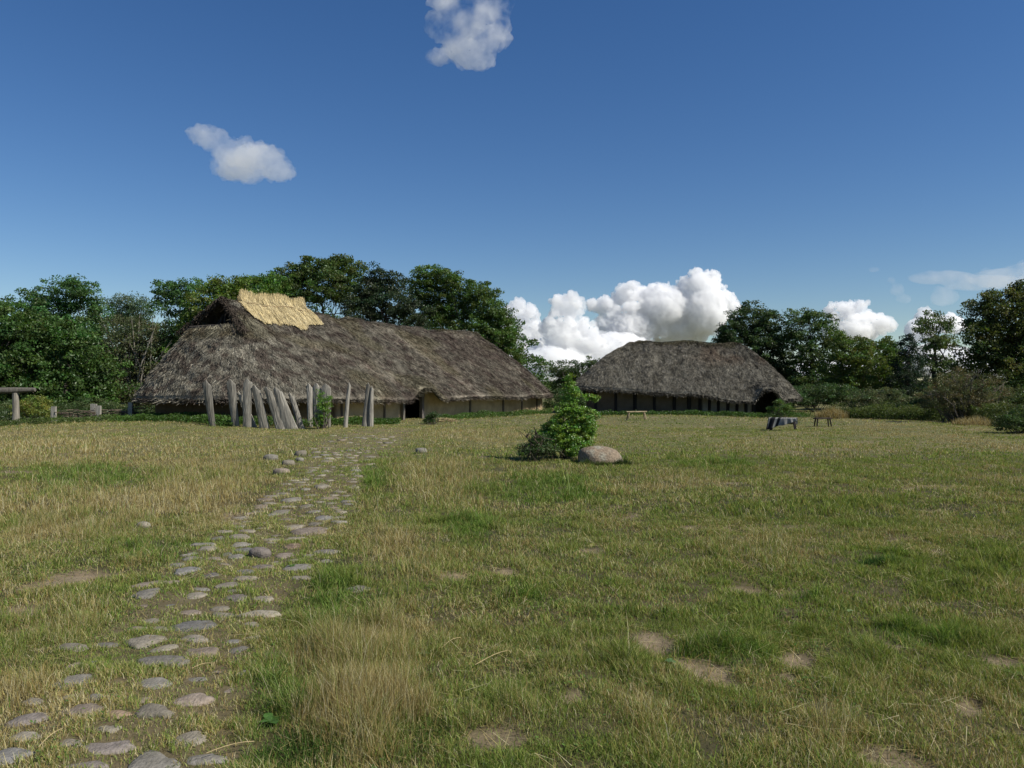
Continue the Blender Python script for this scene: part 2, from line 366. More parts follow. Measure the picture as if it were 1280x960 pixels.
def grass_batch(mb, n, d0, d1, wscale, hscale=1.0, half=.74):
    x, y = blades(n, d0, d1, half)
    so, ta, gr, pa = zones(x, y)
    big = fbm(x * .55, y * .55, 101, 3); fine = fbm(x * 4.5, y * 4.5, 131, 2); mid = fbm(x * 1.7, y * 1.7, 55, 2)
    dens = np.clip(-.05 + 1.9 * fine, 0.05, 1) * (1 - .90 * so) * (1 - .30 * pa)
    k = (rng.random(n) < dens) & ~in_house(x, y)
    if d0 < 30: k &= avoid_stones(x, y)
    x, y, so, ta, gr, pa, big, fine, mid = [q[k] for q in (x, y, so, ta, gr, pa, big, fine, mid)]
    m = len(x)
    left = 1 - sstep(-.35, .05, x / y)
    dry = .35 + .85 * (mid - .5) + .9 * (big - .5) + .40 * ta + .10 * left - .40 * gr - .05 * pa + .12 * sstep(14, 30, y)
    tX, tY = toP(x, y); dry = dry + .55 * np.exp(-((tY - 524 - (tX - 1040) * .16) / 5.5) ** 2) * sstep(1000, 1080, tX) + .3 * np.exp(-((tY - 536 - (tX - 1040) * .10) / 3.5) ** 2) * sstep(1020, 1100, tX)
    dry = np.clip(dry, .06, .95)
    isd = rng.random(m) < dry
    col = GREENS[rng.integers(0, 4, m)] * rng.uniform(.95, 1.9, m)[:, None]
    col = col * (1 - .15 * gr[:, None]) * np.where(gr[:, None] > .5, np.array([.82, 1.02, .9]), 1)
    dc = DRYS[rng.integers(0, 5, m)] * rng.uniform(.8, 1.3, m)[:, None]
    mixv = np.where(isd, 1.0, rng.uniform(0, .30, m))[:, None]
    col = col * (1 - mixv) + dc * mixv
    col = col * (1 + .12 * pa[:, None])
    clump = np.clip((fine - .38) * 3.6, .15, 1.9)
    h = (.026 + .035 * rng.random(m)) * (.75 + .75 * clump) * (1 + 1.2 * gr * clump)
    ht = (.05 + .15 * rng.random(m)) * (.5 + .6 * clump)
    tl = (rng.random(m) < ta * 1.0)
    h = np.where(tl, ht * (.45 + .75 * ta), h) * (1 - .25 * pa) * hscale * (1 - .35 * sstep(14, 26, y))
    h *= 1 - .4 * so; h *= np.where((rng.random(m) < .012) & (pa < .3), 2.4, 1)
    lean = np.clip(np.where(tl, rng.uniform(.10, .85, m), rng.uniform(.25, .97, m)), 0, .97)
    wd = np.where(tl, .0011, .0017) * (.7 + .7 * rng.random(m)) * wscale
    wd = np.where(isd & ~tl, wd * .8, wd)
    mb.add(*grow(x, y, h, wd, lean, col))
gm = MB()
grass_batch(gm, 420000, 2.9, 5.5, 1.0)
grass_batch(gm, 420000, 5.5, 10, 1.6)
grass_batch(gm, 340000, 10, 18, 2.6, 1.1)
tag(gm.build('grass', M_grass), 'short matted meadow grass, green with straw patches, over the foreground', 'grass', kind='stuff')
gm = MB()
grass_batch(gm, 280000, 18, 34, 5.0, 1.25, .72)
grass_batch(gm, 90000, 34, 60, 11.0, 1.5, .72)
tag(gm.build('grass', M_grass), 'distant mown meadow grass, yellowish green, running up to the houses', 'grass', kind='stuff')

#PART2
# ------------------------------------------------------------------ houses
def outline(a1, a2, b, n, M):
    t = np.linspace(0, 2 * np.pi, 4001)
    c, s = np.cos(t), np.sin(t)
    x = np.sign(c) * np.abs(c) ** (2 / n); x = np.where(x > 0, x * a2, x * a1); y = b * np.sign(s) * np.abs(s) ** (2 / n)
    L = np.concatenate([[0], np.cumsum(np.hypot(np.diff(x), np.diff(y)))]); q = np.linspace(0, L[-1], M + 1)[:-1]
    return np.interp(q, L, x), np.interp(q, L, y)
class House:
    """local frame: s along the ridge, t towards the front eave"""
    def __init__(h, O, u, n, r1, r2, h1, h2, b, ze, zr, bulge=.18, nexp=3.6):
        h.O = np.array(O, float); h.u = np.array(u, float) / np.linalg.norm(u); h.n = np.array(n, float) / np.linalg.norm(n)
        h.r1, h.r2, h.a1, h.a2, h.b, h.ze, h.zr, h.bulge, h.nexp = r1, r2, r1 + h1, r2 + h2, b, ze, zr, bulge, nexp
        HOUSES.append((h.O, h.u, h.n, h.a1, h.a2, b)); h.bumps = []; h.sag = lambda s: 0 * s; h.cut = None
    def P(h, s, t, z): 
        s = np.asarray(s, float); return np.stack([h.O[0] + s * h.u[0] + t * h.n[0], h.O[1] + s * h.u[1] + t * h.n[1], z + 0 * s], -1)
    def eave(h, x, y):
        z = h.ze(x, y)
        for (s0, side, wd, up) in h.bumps: z = z + up * np.exp(-(((x - s0) / wd) ** 4)) * (np.sign(y) == side) * (np.abs(y) > h.b * .5)
        return z
    def surf(h, x, y, t):
        """x,y: outline coords, t: 0 eave .. 1 ridge"""
        xr = np.clip(x, -h.r1, h.r2); ze = h.eave(x, y); base = h.ze(x, y)
        tt = t; lift = (ze - base) * np.clip(1 - t / .28, 0, 1) ** 1.3
        px = x + (xr - x) * tt; py = y * (1 - tt)
        zr = h.zr + h.sag(xr)
        z = base + (zr - base) * (tt + 0.0) + h.bulge * np.sin(np.pi * tt) + lift
        # rounded ridge
        z = z - .20 * np.exp(-((1 - tt) / .06) ** 2)
        nz = .20 * (fbm(px * .8 + 9, py * .8 + z, 201, 3) - .5) + .13 * (fbm(px * 2.6, z * 3.4 + py, 231, 3) - .5)
        z = z + nz * 1.6 * np.clip(t * 8, .3, 1)
        return px, py, z

def build_roof(h, M, NT, parent, colf, mat, nstraw, topcut=None):
    x, y = outline(h.a1, h.a2, h.b, h.nexp, M)
    rows = []
    th = .22
    ez = h.eave(x, y)
    def inset(k): # horizontally towards the ridge
        xr = np.clip(x, -h.r1, h.r2); L = np.hypot(x - xr, y) + 1e-6; return x + (xr - x) * k / L, y - y * k / L
    rag = .05 * (fbm(np.arange(M) * .23, np.zeros(M), 7, 3) - .5) * 2 + .04 * rng.uniform(-1, 1, M)
    slope = (h.zr - h.ze(x, y)) / h.b
    ix, iy = inset(1.9); rows.append(h.P(ix, iy, ez - th + 1.75 * slope))
    ix, iy = inset(.16); rows.append(h.P(ix, iy, ez - th + .02 + rag))
    ix, iy = inset(.03); rows.append(h.P(ix, iy, ez - th + .07 + rag))
    ix, iy = inset(-.03); rows.append(h.P(ix, iy, ez - .10 + rag * .5))
    tl = np.linspace(0.008, 1, NT) ** .95
    for t in tl:
        a, b_, z = h.surf(x, y, np.full(M, t)); rows.append(h.P(a, b_, z))
    V = np.stack(rows); nr = len(rows)
    Q = []
    for r in range(nr - 1):
        k = np.arange(M); k2 = (k + 1) % M
        q = np.stack([r * M + k, r * M + k2, (r + 1) * M + k2, (r + 1) * M + k], 1)
        if h.cut and r >= 4:
            t = tl[r - 3] if r - 3 < NT else 1
            xl_ = -h.r1 - .62 * (h.a1 - h.r1); keep = ~((x < xl_) & (np.roll(x, -1) < xl_) & (t > h.cut))
            q = q[keep]
        Q.append(q)
    Q = np.concatenate(Q); Vf = V.reshape(-1, 3)
    tv = np.concatenate([np.zeros(4), tl]); T2 = np.repeat(tv, M); X2 = np.tile(x, nr); Y2 = np.tile(y, nr)
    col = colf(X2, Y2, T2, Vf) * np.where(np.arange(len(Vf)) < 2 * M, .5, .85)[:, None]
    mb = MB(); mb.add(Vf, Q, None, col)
    # loose reeds lying down the slope
    k = rng.integers(0, M, nstraw); fr = rng.random(nstraw); k2 = (k + 1) % M
    xx = x[k] * (1 - fr) + x[k2] * fr; yy = y[k] * (1 - fr) + y[k2] * fr
    t = rng.random(nstraw) ** 1.25 * .985 + .01
    if h.cut:
        keep = ~((xx < -h.r1 - .62 * (h.a1 - h.r1)) & (t > h.cut)); xx, yy, t = xx[keep], yy[keep], t[keep]
    n = len(xx); xr = np.clip(xx, -h.r1, h.r2); run = np.hypot(np.hypot(xx - xr, yy), h.zr - 1) + .1
    ln = rng.uniform(.06, .26, n)
    A = h.P(*h.surf(xx, yy, np.minimum(t + ln / run, .995))); B = h.P(*h.surf(xx, yy, np.maximum(t, 0.0)))
    D = B - A; L = np.linalg.norm(D, axis=1, keepdims=True) + 1e-6; D = D / L
    side = np.cross(D, np.array([0, 0, 1.])); side /= np.linalg.norm(side, axis=1, keepdims=True) + 1e-6
    N = np.cross(side, D); N *= np.sign(N[:, 2:3])
    sk = rng.normal(0, .5, (n, 1))
    A = A + N * .03; B = A + (D + side * sk) * ln[:, None] + N * rng.uniform(.01, .06, (n, 1))
    low = t < .02; B[low] += D[low] * .08
    tw = rng.normal(0, .7, (n, 1)); Wv = side * np.cos(tw) + N * np.sin(tw)
    P_ = (A + B) / 2
    c = colf(xx, yy, t, P_) * rng.uniform(.35, 1.75, (n, 1)) * np.array([1, 1, 1]) 
    mb.ribbons(A, B, rng.uniform(.004, .013, n), Wv, c)
    # fringe along the eave
    nf = int(M * 34); k = rng.integers(0, M, nf); fr = rng.random(nf); k2 = (k + 1) % M
    xx = x[k] * (1 - fr) + x[k2] * fr; yy = y[k] * (1 - fr) + y[k2] * fr
    ezf = h.eave(xx, yy); xr = np.clip(xx, -h.r1, h.r2); Lh = np.hypot(xx - xr, yy) + 1e-6; ox = (xx - xr) / Lh; oy = yy / Lh
    up = rng.random(nf)
    A = h.P(xx - ox * .12, yy - oy * .12, ezf - .02 - .17 * up); ll = rng.uniform(.05, .26, nf)
    B = h.P(xx + ox * (ll * .6), yy + oy * (ll * .6), ezf - .03 - .18 * up - ll * .35)
    tang = np.stack([-(oy * h.n[0] * 0 + ox * h.u[1] * 0 + oy), ox, 0 * ox], 1)
    tang = h.P(-oy, ox, 0 * ox) - h.P(0 * ox, 0 * ox, 0 * ox)
    c = colf(xx, yy, 0 * xx, A) * rng.uniform(.25, 1.3, (nf, 1))
    tang = tang * .6 + rng.normal(0, .5, (nf, 3)); B = B + rng.normal(0, .05, (nf, 3))
    mb.ribbons(A, B, rng.uniform(.008, .022, nf), tang, c)
    return mb.build('roof', mat, parent)

# --- house A (the long one on the left)
uA = (0.435, 0.90); nA = (0.90, -0.435)
R1 = np.array([-12.15, 34.6]); R2 = np.array([-2.9, 53.2])
OA = (R1 + R2) / 2; half = np.linalg.norm(R2 - R1) / 2; uA = (R2 - R1) / np.linalg.norm(R2 - R1); nA = np.array([uA[1], -uA[0]])
HA = House(OA, uA, nA, half + .6, half, 2.7, 7.2, 5.0, lambda x, y: 1.17 + .05 * np.sin(x * .5) + .12 * sstep(-8, -13, x), 5.56, .20, 3.6)
HA.sag = lambda s: .02 * np.sin(s * 5) -.12 * np.exp(-((s - .0) / 5.5) ** 2) - .10 * np.exp(-((s - 6) / 3.0) ** 2) + .04 * np.sin(s * 2.1)
HA.cut = .60
DOOR_A = -2.6
HA.bumps = [(DOOR_A, 1, 1.05, .58), (10.5, 1, 1.2, .10)]
def colA(x, y, t, P):
    s = P[..., 0] * 1.0; n1 = fbm(P[..., 0] * .8 + P[..., 2] * .9, P[..., 1] * .8 - P[..., 2] * .4, 301, 3)[..., None]
    n2 = fbm(P[..., 0] * 3.1, P[..., 2] * 3.1 + P[..., 1] * 2, 331, 2)[..., None]
    brown = np.array([.128, .106, .080]); grey = np.array([.215, .198, .155]); dark = np.array([.085, .062, .05]); moss = np.array([.13, .115, .05])
    end = sstep(-HA.r1 + 3.2, -HA.r1 - .8, x)[..., None]
    c = brown * (1 - n1) * 1.15 + grey * n1 * .95
    c = c * (1 - end) + (grey * 1.12) * end
    n3 = fbm(P[..., 0] * 5.5, P[..., 2] * 7 + P[..., 1] * 3, 335, 2)[..., None]
    c = c * (1 - sstep(.50, .68, n2) * .75) + dark * sstep(.50, .68, n2) * .75
    c = c * (1 + 1.1 * (n3 - .5)); c = c * (1 + .5 * (sstep(.55, .75, fbm(P[..., 0] * .9 + P[..., 2] * 2, P[..., 1] * .5, 345, 2))[..., None] - .2))
    patch = sstep(.52, .66, fbm(P[..., 1] * .35, P[..., 2] * .5, 351, 2)) * sstep(0, 7, x)
    c = c * (1 - .45 * patch[..., None]) + dark * .45 * patch[..., None]
    rl = (sstep(.95, .99, t) * sstep(.35, .5, fbm(P[..., 1] * 1.1, P[..., 0] * .2, 362, 2)))[..., None]; c = c * (1 - rl) + np.array([.27, .25, .20]) * rl
    m = (sstep(.93, .99, t) * sstep(.5, .6, fbm(P[..., 1] * .6, P[..., 0] * .2, 361, 2)))[..., None]
    c = c * (1 - m) + moss * m
    gre = (sstep(.56, .7, fbm(P[..., 1] * .5 + 4, P[..., 2] * .7, 371, 2)) * .35)[..., None]
    c = c * (1 - gre) + moss * 1.1 * gre
    return c
hA = empty('longhouse', (OA[0], OA[1], 0), 'large old longhouse with sagging grey-brown thatch and a golden straw patch at its ridge', 'house')
roofA = build_roof(HA, 460, 52, hA, colA, M_thatch, 210000)

def walls(h, parent, inset, posts_s, door, dcol, pcol, pw, H=1.55, npost=None):
    """daub wall following the eave outline, with posts; opening at door=(s0,width) on the front side"""
    x, y = outline(h.a1 - inset, h.a2 - inset, h.b - inset, 5.0, 260)
    mb = MB(); M = len(x)
    zs = np.linspace(-.15, H, 9); V = []
    for z in zs:
        j = .05 * (fbm(x * 1.3, np.full(M, z * 1.3), 401, 3) - .5)
        V.append(h.P(x * (1 + j * .02), y + np.sign(y) * j, z))
    V = np.stack(V); k = np.arange(M); k2 = (k + 1) % M
    for r in range(len(zs) - 1):
        q = np.stack([r * M + k, r * M + k2, (r + 1) * M + k2, (r + 1) * M + k], 1)
        mx = (x[k] + x[k2]) / 2
        keep = np.ones(M, bool)
        for (s0, wd) in door: keep &= ~((np.abs(mx - s0) < wd / 2) & (y > 0))
        if r == 0: base = q[keep]; allq = [q[keep]]
        else: allq.append(q[keep])
    n = fbm(V[..., 0].ravel() * 1.2, V[..., 2].ravel() * 2 + V[..., 1].ravel() * .6, 411, 3)[:, None]
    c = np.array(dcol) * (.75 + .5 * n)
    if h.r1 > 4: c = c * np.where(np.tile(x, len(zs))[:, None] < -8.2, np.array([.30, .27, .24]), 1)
    if h.r1 < 4: c = c * np.where(np.tile(x, len(zs))[:, None] < .7, np.array([.42, .38, .34]), .95)  # smaller house: low eave's shade painted into the left wall colour
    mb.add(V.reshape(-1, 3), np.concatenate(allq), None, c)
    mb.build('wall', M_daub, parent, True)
    yf = h.b - inset
    for s in posts_s:
        # wall outline position for this s on the front
        fy = y > 0; order = np.argsort(x[fy]); yy = float(np.interp(s, x[fy][order], y[fy][order]))
        p = h.P(s, yy + pw * .35, -.12); q = h.P(s + rng.uniform(-.03, .03), yy + pw * .35, H - .12)
        b = MB(); b.tube([p, (p + q) / 2 + rng.normal(0, .012, 3), q], pw * rng.uniform(.85, 1.15), 8, np.array(pcol) * rng.uniform(.8, 1.2), .12)
        b.build('post', M_wood, parent)
walls(HA, hA, 1.0, [-9.6, -8.0, -6.3, -4.9, 3.4, 7.6, 10.4, 13.2], [(DOOR_A, 1.7)], (.40, .31, .19), (.14, .12, .10), .065)
# door frame of A
def boxbeam(mb, p, q, w1, w2, col, up=(0, 0, 1)):
    p = np.array(p, float); q = np.array(q, float); t = q - p; t /= np.linalg.norm(t); u = np.cross(t, np.array(up, float))
    if np.linalg.norm(u) < .1: u = np.cross(t, np.array([nA[0], nA[1], 0]))
    u /= np.linalg.norm(u); v = np.cross(u, t)
    V = []
    for c in (p, (p + q) / 2, q):
        for a, b in ((-1, -1), (1, -1), (1, 1), (-1, 1)): V.append(c + u * a * w1 / 2 + v * b * w2 / 2)
    V = np.array(V) + rng.normal(0, min(w1, w2) * .03, (12, 3))
    Q = [(0, 1, 2, 3), (8, 11, 10, 9)]
    for r in (0, 4):
        for k in range(4): Q.append((r + k, r + 4 + k, r + 4 + (k + 1) % 4, r + (k + 1) % 4))
    mb.add(V, Q, None, col)
dwy = bpy.data.objects.new('doorway', None); COL.objects.link(dwy); dwy.parent = hA
tf = HA.b - 1.0
fr = MB()
boxbeam(fr, HA.P(DOOR_A - .85, tf + .1, -.1), HA.P(DOOR_A - .85, tf + .1, 1.36), .16, .14, (.19, .17, .14))
fr.build('door_post', M_wood, hA).parent = dwy
fr = MB(); boxbeam(fr, HA.P(DOOR_A + .87, tf + .1, -.1), HA.P(DOOR_A + .87, tf + .1, 1.5), .20, .16, (.15, .13, .115)); fr.build('door_post', M_wood, hA).parent = dwy
fr = MB(); boxbeam(fr, HA.P(DOOR_A - 1.0, tf + .13, 1.24), HA.P(DOOR_A + 1.0, tf + .13, 1.24), .14, .16, (.22, .20, .175)); fr.build('lintel', M_wood, hA).parent = dwy
# floor inside is the ground; gable smoke opening
def ptA(s, t, z): return HA.P(s, t, z)
gb = MB(); tc = HA.cut
zc = 1.22 + (5.56 - 1.22) * tc + .16; wh = HA.b * (1 - tc) * .93; sx_ = -HA.r1 - 2.7 * (1 - tc) * .85
for i in range(5):
    z = zc - .1 + i * .085; k = 1 - i * .05
    gb.tube([HA.P(sx_ + .03 * i, -wh * k * .8, z), HA.P(sx_ + .05 * i, 0, z + .03), HA.P(sx_ + .03 * i, wh * k * .85, z - .02)], .055, 7, (.09, .075, .06), .1)
gb.build('gable_pole', M_wood, hA)
gb = MB()
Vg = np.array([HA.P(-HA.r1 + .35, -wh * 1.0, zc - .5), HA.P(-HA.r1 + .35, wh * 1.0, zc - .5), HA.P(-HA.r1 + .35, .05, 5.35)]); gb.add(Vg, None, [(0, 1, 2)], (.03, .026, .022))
for i in range(6):
    t = -1 + 2 * i / 5; gb.tube([HA.P(-HA.r1 + .2, wh * .8 * t, zc - .4), HA.P(-HA.r1 + .15, wh * .25 * t, 5.3 - .8 * abs(t))], .05, 6, (.07, .06, .05), .1)
gb.build('gable_boarding', M_wood, hA)
for sgn in (-1, 1):
    gb = MB()
    gb.tube([HA.P(sx_ + .12, sgn * wh * .92, zc + .05), HA.P(-HA.r1 - .38, sgn * wh * .52, zc + .62), HA.P(-HA.r1 - .12, sgn * .12, 5.42)], [.045, .04, .035], 7, (.11, .095, .075) , .2)
    gb.build('verge_pole', M_wood, hA).parent = roofA
# ragged thatch along the verges
gb = MB(); n = 1500
q = rng.random(n); sg = rng.choice([-1, 1], n)
s_ = sx_ + (-HA.r1 - .25 - sx_) * q; t_ = sg * wh * (1 - q) * 1.02; z_ = zc + (5.55 - zc) * q
A = HA.P(s_ + rng.uniform(-.02, .3, n), t_ + rng.uniform(-.05, .05, n), z_ + rng.uniform(-.02, .06, n))
B = A + np.stack([rng.normal(0, .08, n), rng.normal(0, .08, n), rng.uniform(-.24, -.02, n)], 1)
Wv = rng.normal(0, 1, (n, 3)); Wv /= np.linalg.norm(Wv, axis=1, keepdims=True)
gb.ribbons(A, B, rng.uniform(.01, .03, n), Wv, np.array([.07, .055, .042]) * rng.uniform(.5, 1.4, (n, 1)))
gb.build('verge_thatch', M_thatch, hA).parent = roofA
# golden new straw
gb = MB(); n = 48000
s_ = rng.uniform(-HA.r1 + .05, -HA.r1 + 5.0, n); sd_ = np.maximum((s_ + HA.r1 - .6) / 4.3, 0)
low = .725 + .05 * sstep(.6, 1, sd_) - .07 * np.exp(-((sd_ - .55) / .14) ** 2) - .02 * fbm(sd_ * 14, 0 * sd_, 3, 2) - .03 * rng.random(n)
t_ = low + (1.0 - low) * rng.random(n); s_ = np.maximum(s_, -HA.r1 + .95 + .08 * rng.random(n) - (1 - t_) * 1.9)
back = rng.random(n) < .25
y0 = np.where(back, -HA.b, HA.b)
xe = np.maximum(s_, -HA.r1 - .4)
def surfl(s, y0, t):
    t = np.minimum(t, .999); xo = np.where(s < -HA.r1, -HA.r1 + (s + HA.r1) / (1 - t), s); xo = np.clip(xo, -HA.r1 - .62 * 2.7, HA.r2)
    yo = y0 * (1 - np.abs(np.minimum(xo, 0) / HA.a1) ** HA.nexp) ** (1 / HA.nexp)
    a, b_, z = HA.surf(xo, yo, t); return HA.P(a, b_, z)
ln = rng.uniform(.3, .7, n); t2 = t_ + ln / 6.2
A = surfl(s_ + sd_ * 0, y0, np.minimum(t_, 1)); over = np.maximum(t2 - 1, 0) * 6.2
B = surfl(s_ + rng.normal(0, .05, n), y0, np.minimum(t2, 1)); B[:, 2] += over * .75 + .03; 
lift = (.10 + .05 * rng.random(n)) ; A[:, 2] += lift; B[:, 2] += lift
B += rng.normal(0, .02, (n, 3))
Wv = HA.P(np.ones(n), 0, 0) - HA.P(np.zeros(n), 0, 0) + rng.normal(0, .3, (n, 3))
cs = np.array([.54, .43, .22]) * rng.uniform(.5, 1.25, (n, 1)) * np.where(rng.random((n, 1)) < .25, np.array([[1.1, 1.15, 1.3]]), 1)
band = (np.abs(t_ - .915) < .006)[:, None]; cs = np.where(band, cs * .45, cs)
gb.ribbons(A, B, rng.uniform(.006, .014, n), Wv, cs)
# its solid bed
ss = np.linspace(-HA.r1 + .75, -HA.r1 + 4.9, 40); tt = np.linspace(.0, 1, 12)
S_, T_ = np.meshgrid(ss, tt); sdl = np.maximum((S_ + HA.r1 - .6) / 4.3, 0)
lo = .735 + .05 * sstep(.6, 1, sdl) - .06 * np.exp(-((sdl - .55) / .14) ** 2)
V = surfl(S_.ravel(), np.full(S_.size, HA.b), (lo + (1 - lo) * T_).ravel()); V[:, 2] += .09
k = (np.arange(11)[:, None] * 40 + np.arange(39)[None]).ravel()
gb.add(V, np.stack([k, k + 1, k + 41, k + 40], 1), None, (.42, .33, .16))
# tie pole along it
V = surfl(np.linspace(-HA.r1 + .85, -HA.r1 + 4.95, 14), np.full(14, HA.b), np.full(14, .90)); V[:, 2] += .2
spo = gb.build('straw_patch', M_straw, hA); spo['label'] = 'fresh golden straw patch tied over the ridge'
gb = MB(); gb.tube(V, .018, 6, (.25, .17, .09), .1); gb.build('binding_rod', M_wood, hA).parent = spo

# --- house B (smaller, right)
uB = np.array([0.985, -0.17]); uB /= np.linalg.norm(uB); nB = np.array([-uB[1] * -1, 0]) ; nB = np.array([uB[1], -uB[0]])
HB = House((11.55, 51.6), uB, nB, 3.1, 2.9, 4.5, 3.9, 3.95, lambda x, y: 1.30 - .06 * x - .22 * np.exp(-((x - 2.8) / 2.6) ** 2) + .22 * sstep(4.5, 7, x), 4.66, .34, 3.0)
HB.sag = lambda s: .07 * np.cos(s * 1.7) - .03 * s
DOOR_B = 4.55
HB.bumps = [(DOOR_B, 1, .68, .75), (.55, 1, 1.2, .12)]
def colB(x, y, t, P):
    n1 = fbm(P[..., 0] * .7, P[..., 2] * 1.1 + P[..., 1] * .4, 501, 3)[..., None]
    n2 = fbm(P[..., 0] * 2.7, P[..., 2] * 3.4, 531, 2)[..., None]
    grey = np.array([.165, .15, .12]); dark = np.array([.07, .062, .045]); brown = np.array([.13, .085, .055]); light = np.array([.235, .22, .175])
    c = grey * (1 - n1) + light * n1
    n3 = fbm(P[..., 0] * 5.5, P[..., 2] * 7, 535, 2)[..., None]
    c = c * (1 - sstep(.5, .7, n2) * .4) + dark * sstep(.5, .7, n2) * .4
    c = c * (1 + 1.1 * (n3 - .5))
    b = (sstep(-1.5, 2, x) * sstep(.35, .6, t) * sstep(.4, .6, fbm(P[..., 0] * .6 + 3, P[..., 2] * .9, 541, 2)))[..., None] * .65
    c = c * (1 - b) + brown * b
    lf = sstep(-2, -6, x)[..., None] * .3; c = c * (1 - lf) + light * lf
    m = sstep(.86, .93, t + .04 * (fbm(P[..., 0] * 2, P[..., 1], 551, 2) - .5))[..., None]; c = c * (1 - m * .8) + np.array([.085, .075, .045]) * m * .8
    return c
hB = empty('longhouse', (HB.O[0], HB.O[1], 0), 'smaller thatched house on the right with dark posts along its low wall', 'house')
roofB = build_roof(HB, 380, 46, hB, colB, M_thatch, 130000)
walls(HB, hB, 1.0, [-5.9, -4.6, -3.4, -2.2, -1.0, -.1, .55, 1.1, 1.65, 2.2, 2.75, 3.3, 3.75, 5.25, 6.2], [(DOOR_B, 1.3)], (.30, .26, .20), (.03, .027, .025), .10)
# ridge roll of B
gb = MB(); n = 5200; s_ = rng.uniform(-HB.r1 - .1, HB.r2 + .1, n); a = rng.uniform(-1.5, 1.5, n)
A = HB.P(s_, np.sin(a) * .5, HB.zr + HB.sag(s_) - .36 + np.cos(a) * .30 + .05 * (fbm(s_ * 2, 0 * s_, 9, 2)))
B = A + (HB.P(rng.normal(0, .15, n), np.sin(a) * .3, 0) - HB.P(np.zeros(n), 0, 0)) + np.stack([0 * a, 0 * a, -.28 * np.abs(np.sin(a)) + .02], 1)
Wv = rng.normal(0, 1, (n, 3)); Wv /= np.linalg.norm(Wv, axis=1, keepdims=True)
gb.ribbons(A, B, rng.uniform(.008, .02, n), Wv, np.array([.085, .075, .045]) * rng.uniform(.5, 1.5, (n, 1)))
gb.build('ridge_thatch', M_thatch, hB).parent = roofB

# ------------------------------------------------------------------ palisade planks
PL = [((253, 263, 474), (262, 268.5, 522), 'split leaning plank, leftmost and standing apart at the left of the row', 29.3),
 ((283.5, 293.5, 473), (290.5, 298.5, 531), 'tall dark grey upright plank, second from the left of the row', 29.3),
 ((304.5, 314.5, 472), (304, 313.5, 536), 'straight upright plank with rough bark, tallest of the left group', 29.2),
 ((296, 302, 488), (313, 322, 535), 'thin plank leaning steeply behind the rough upright one', 29.5),
 ((315, 323, 480), (325, 337, 533), 'broad plank leaning left just right of the rough upright one', 29.2),
 ((329, 337, 482), (346, 357, 535), 'steeply leaning plank with a notch, between two broad leaning planks', 29.1),
 ((341, 349, 482), (355, 374, 535), 'widest leaning plank of the row, flaring towards its foot', 29.2),
 ((359.5, 364.5, 489), (374, 382.5, 532), 'narrow steeply leaning plank at the right end of the leaning group', 29.6),
 ((383, 389.5, 478), (385.5, 391, 533), 'slim upright plank just left of the green sapling', 30.4),
 ((391.5, 401, 478), (392, 402, 530), 'pale pointed plank directly behind the green sapling', 30.9),
 ((402.5, 413, 478), (403, 413, 531), 'pale plank with a pointed top on the right of the sapling', 30.8),
 ((434.5, 438, 477), (429, 434, 531), 'thin lone plank leaning right between the pointed pair and the double plank', 31.0),
 ((458, 462.5, 477), (451.5, 459.5, 528), 'left half of the pale double plank near the door', 31.4),
 ((462.8, 466.5, 481), (460, 466.5, 530), 'right narrower half of the pale double plank near the door', 31.4)]
def plank(top, bot, label, d):
    x0, x1, yt = top; b0, b1, yb = bot
    zb = float(gh((b0 + b1 - 1280) / 2 / F * d, d)) - .12
    r = 9; V = []; rows = 10; th = .055; ph = rng.uniform(0, 99)
    for i in range(rows):
        f = i / (rows - 1); py = yb + (yt - yb) * f
        z = zb + (CAMZ - (yt - HY) / F * d - zb) * f
        l = b0 + (x0 - b0) * f; rr = b1 + (x1 - b1) * f; e_ = (rr - l) * .02; l -= e_; rr += e_
        wob = .5 * (vnoise(f * 5 + ph, 0, 3) - .5); l += wob; rr += wob * .6
        tip = 0
        for k in range(r):
            g_ = k / (r - 1); X = (l + (rr - l) * g_ - 640) / F * d
            zz = z
            if i == rows - 1: zz = z - .16 * abs(g_ - .42) * 2 - .05 * rng.random()
            if i == rows - 2: zz = z - .02
            V.append((X, d - th * (1 - (2 * g_ - 1) ** 2) * .6 - .012 * rng.random() + .05 * math.sin(f * 3 + ph), zz))
    n = len(V); V = np.array(V); Vb = V + np.array([.004, th, 0]); V = np.vstack([V, Vb]); Q = []
    for i in range(rows - 1):
        for k in range(r - 1):
            a = i * r + k; Q.append((a, a + 1, a + r + 1, a + r)); Q.append((a + n, a + r + n, a + r + 1 + n, a + 1 + n))
        for k in (0, r - 1):
            a = i * r + k; Q.append((a, a + r, a + r + n, a + n))
    for k in range(r - 1):
        a = (rows - 1) * r + k; Q.append((a, a + 1, a + 1 + n, a + n))
    cx = (b0 + b1) / 2; loc = ((cx - 640) / F * d, d, zb)
    cc = np.array([.32, .295, .245]) * rng.uniform(.72, 1.1); 
    if 'dark' in label or 'split' in label: cc = cc * .7
    c = cc * (.75 + .5 * vnoise(V[:, 0] * 40, V[:, 2] * 2.5, 5))[:, None]
    o = mesh_np('palisade_plank', V - np.array(loc), Q, None, c, M_wood); o.location = loc
    tag(o, label, 'plank', 'weathered planks standing before the large longhouse')
for top, bot, lab, d in PL: plank(top, bot, lab, d)

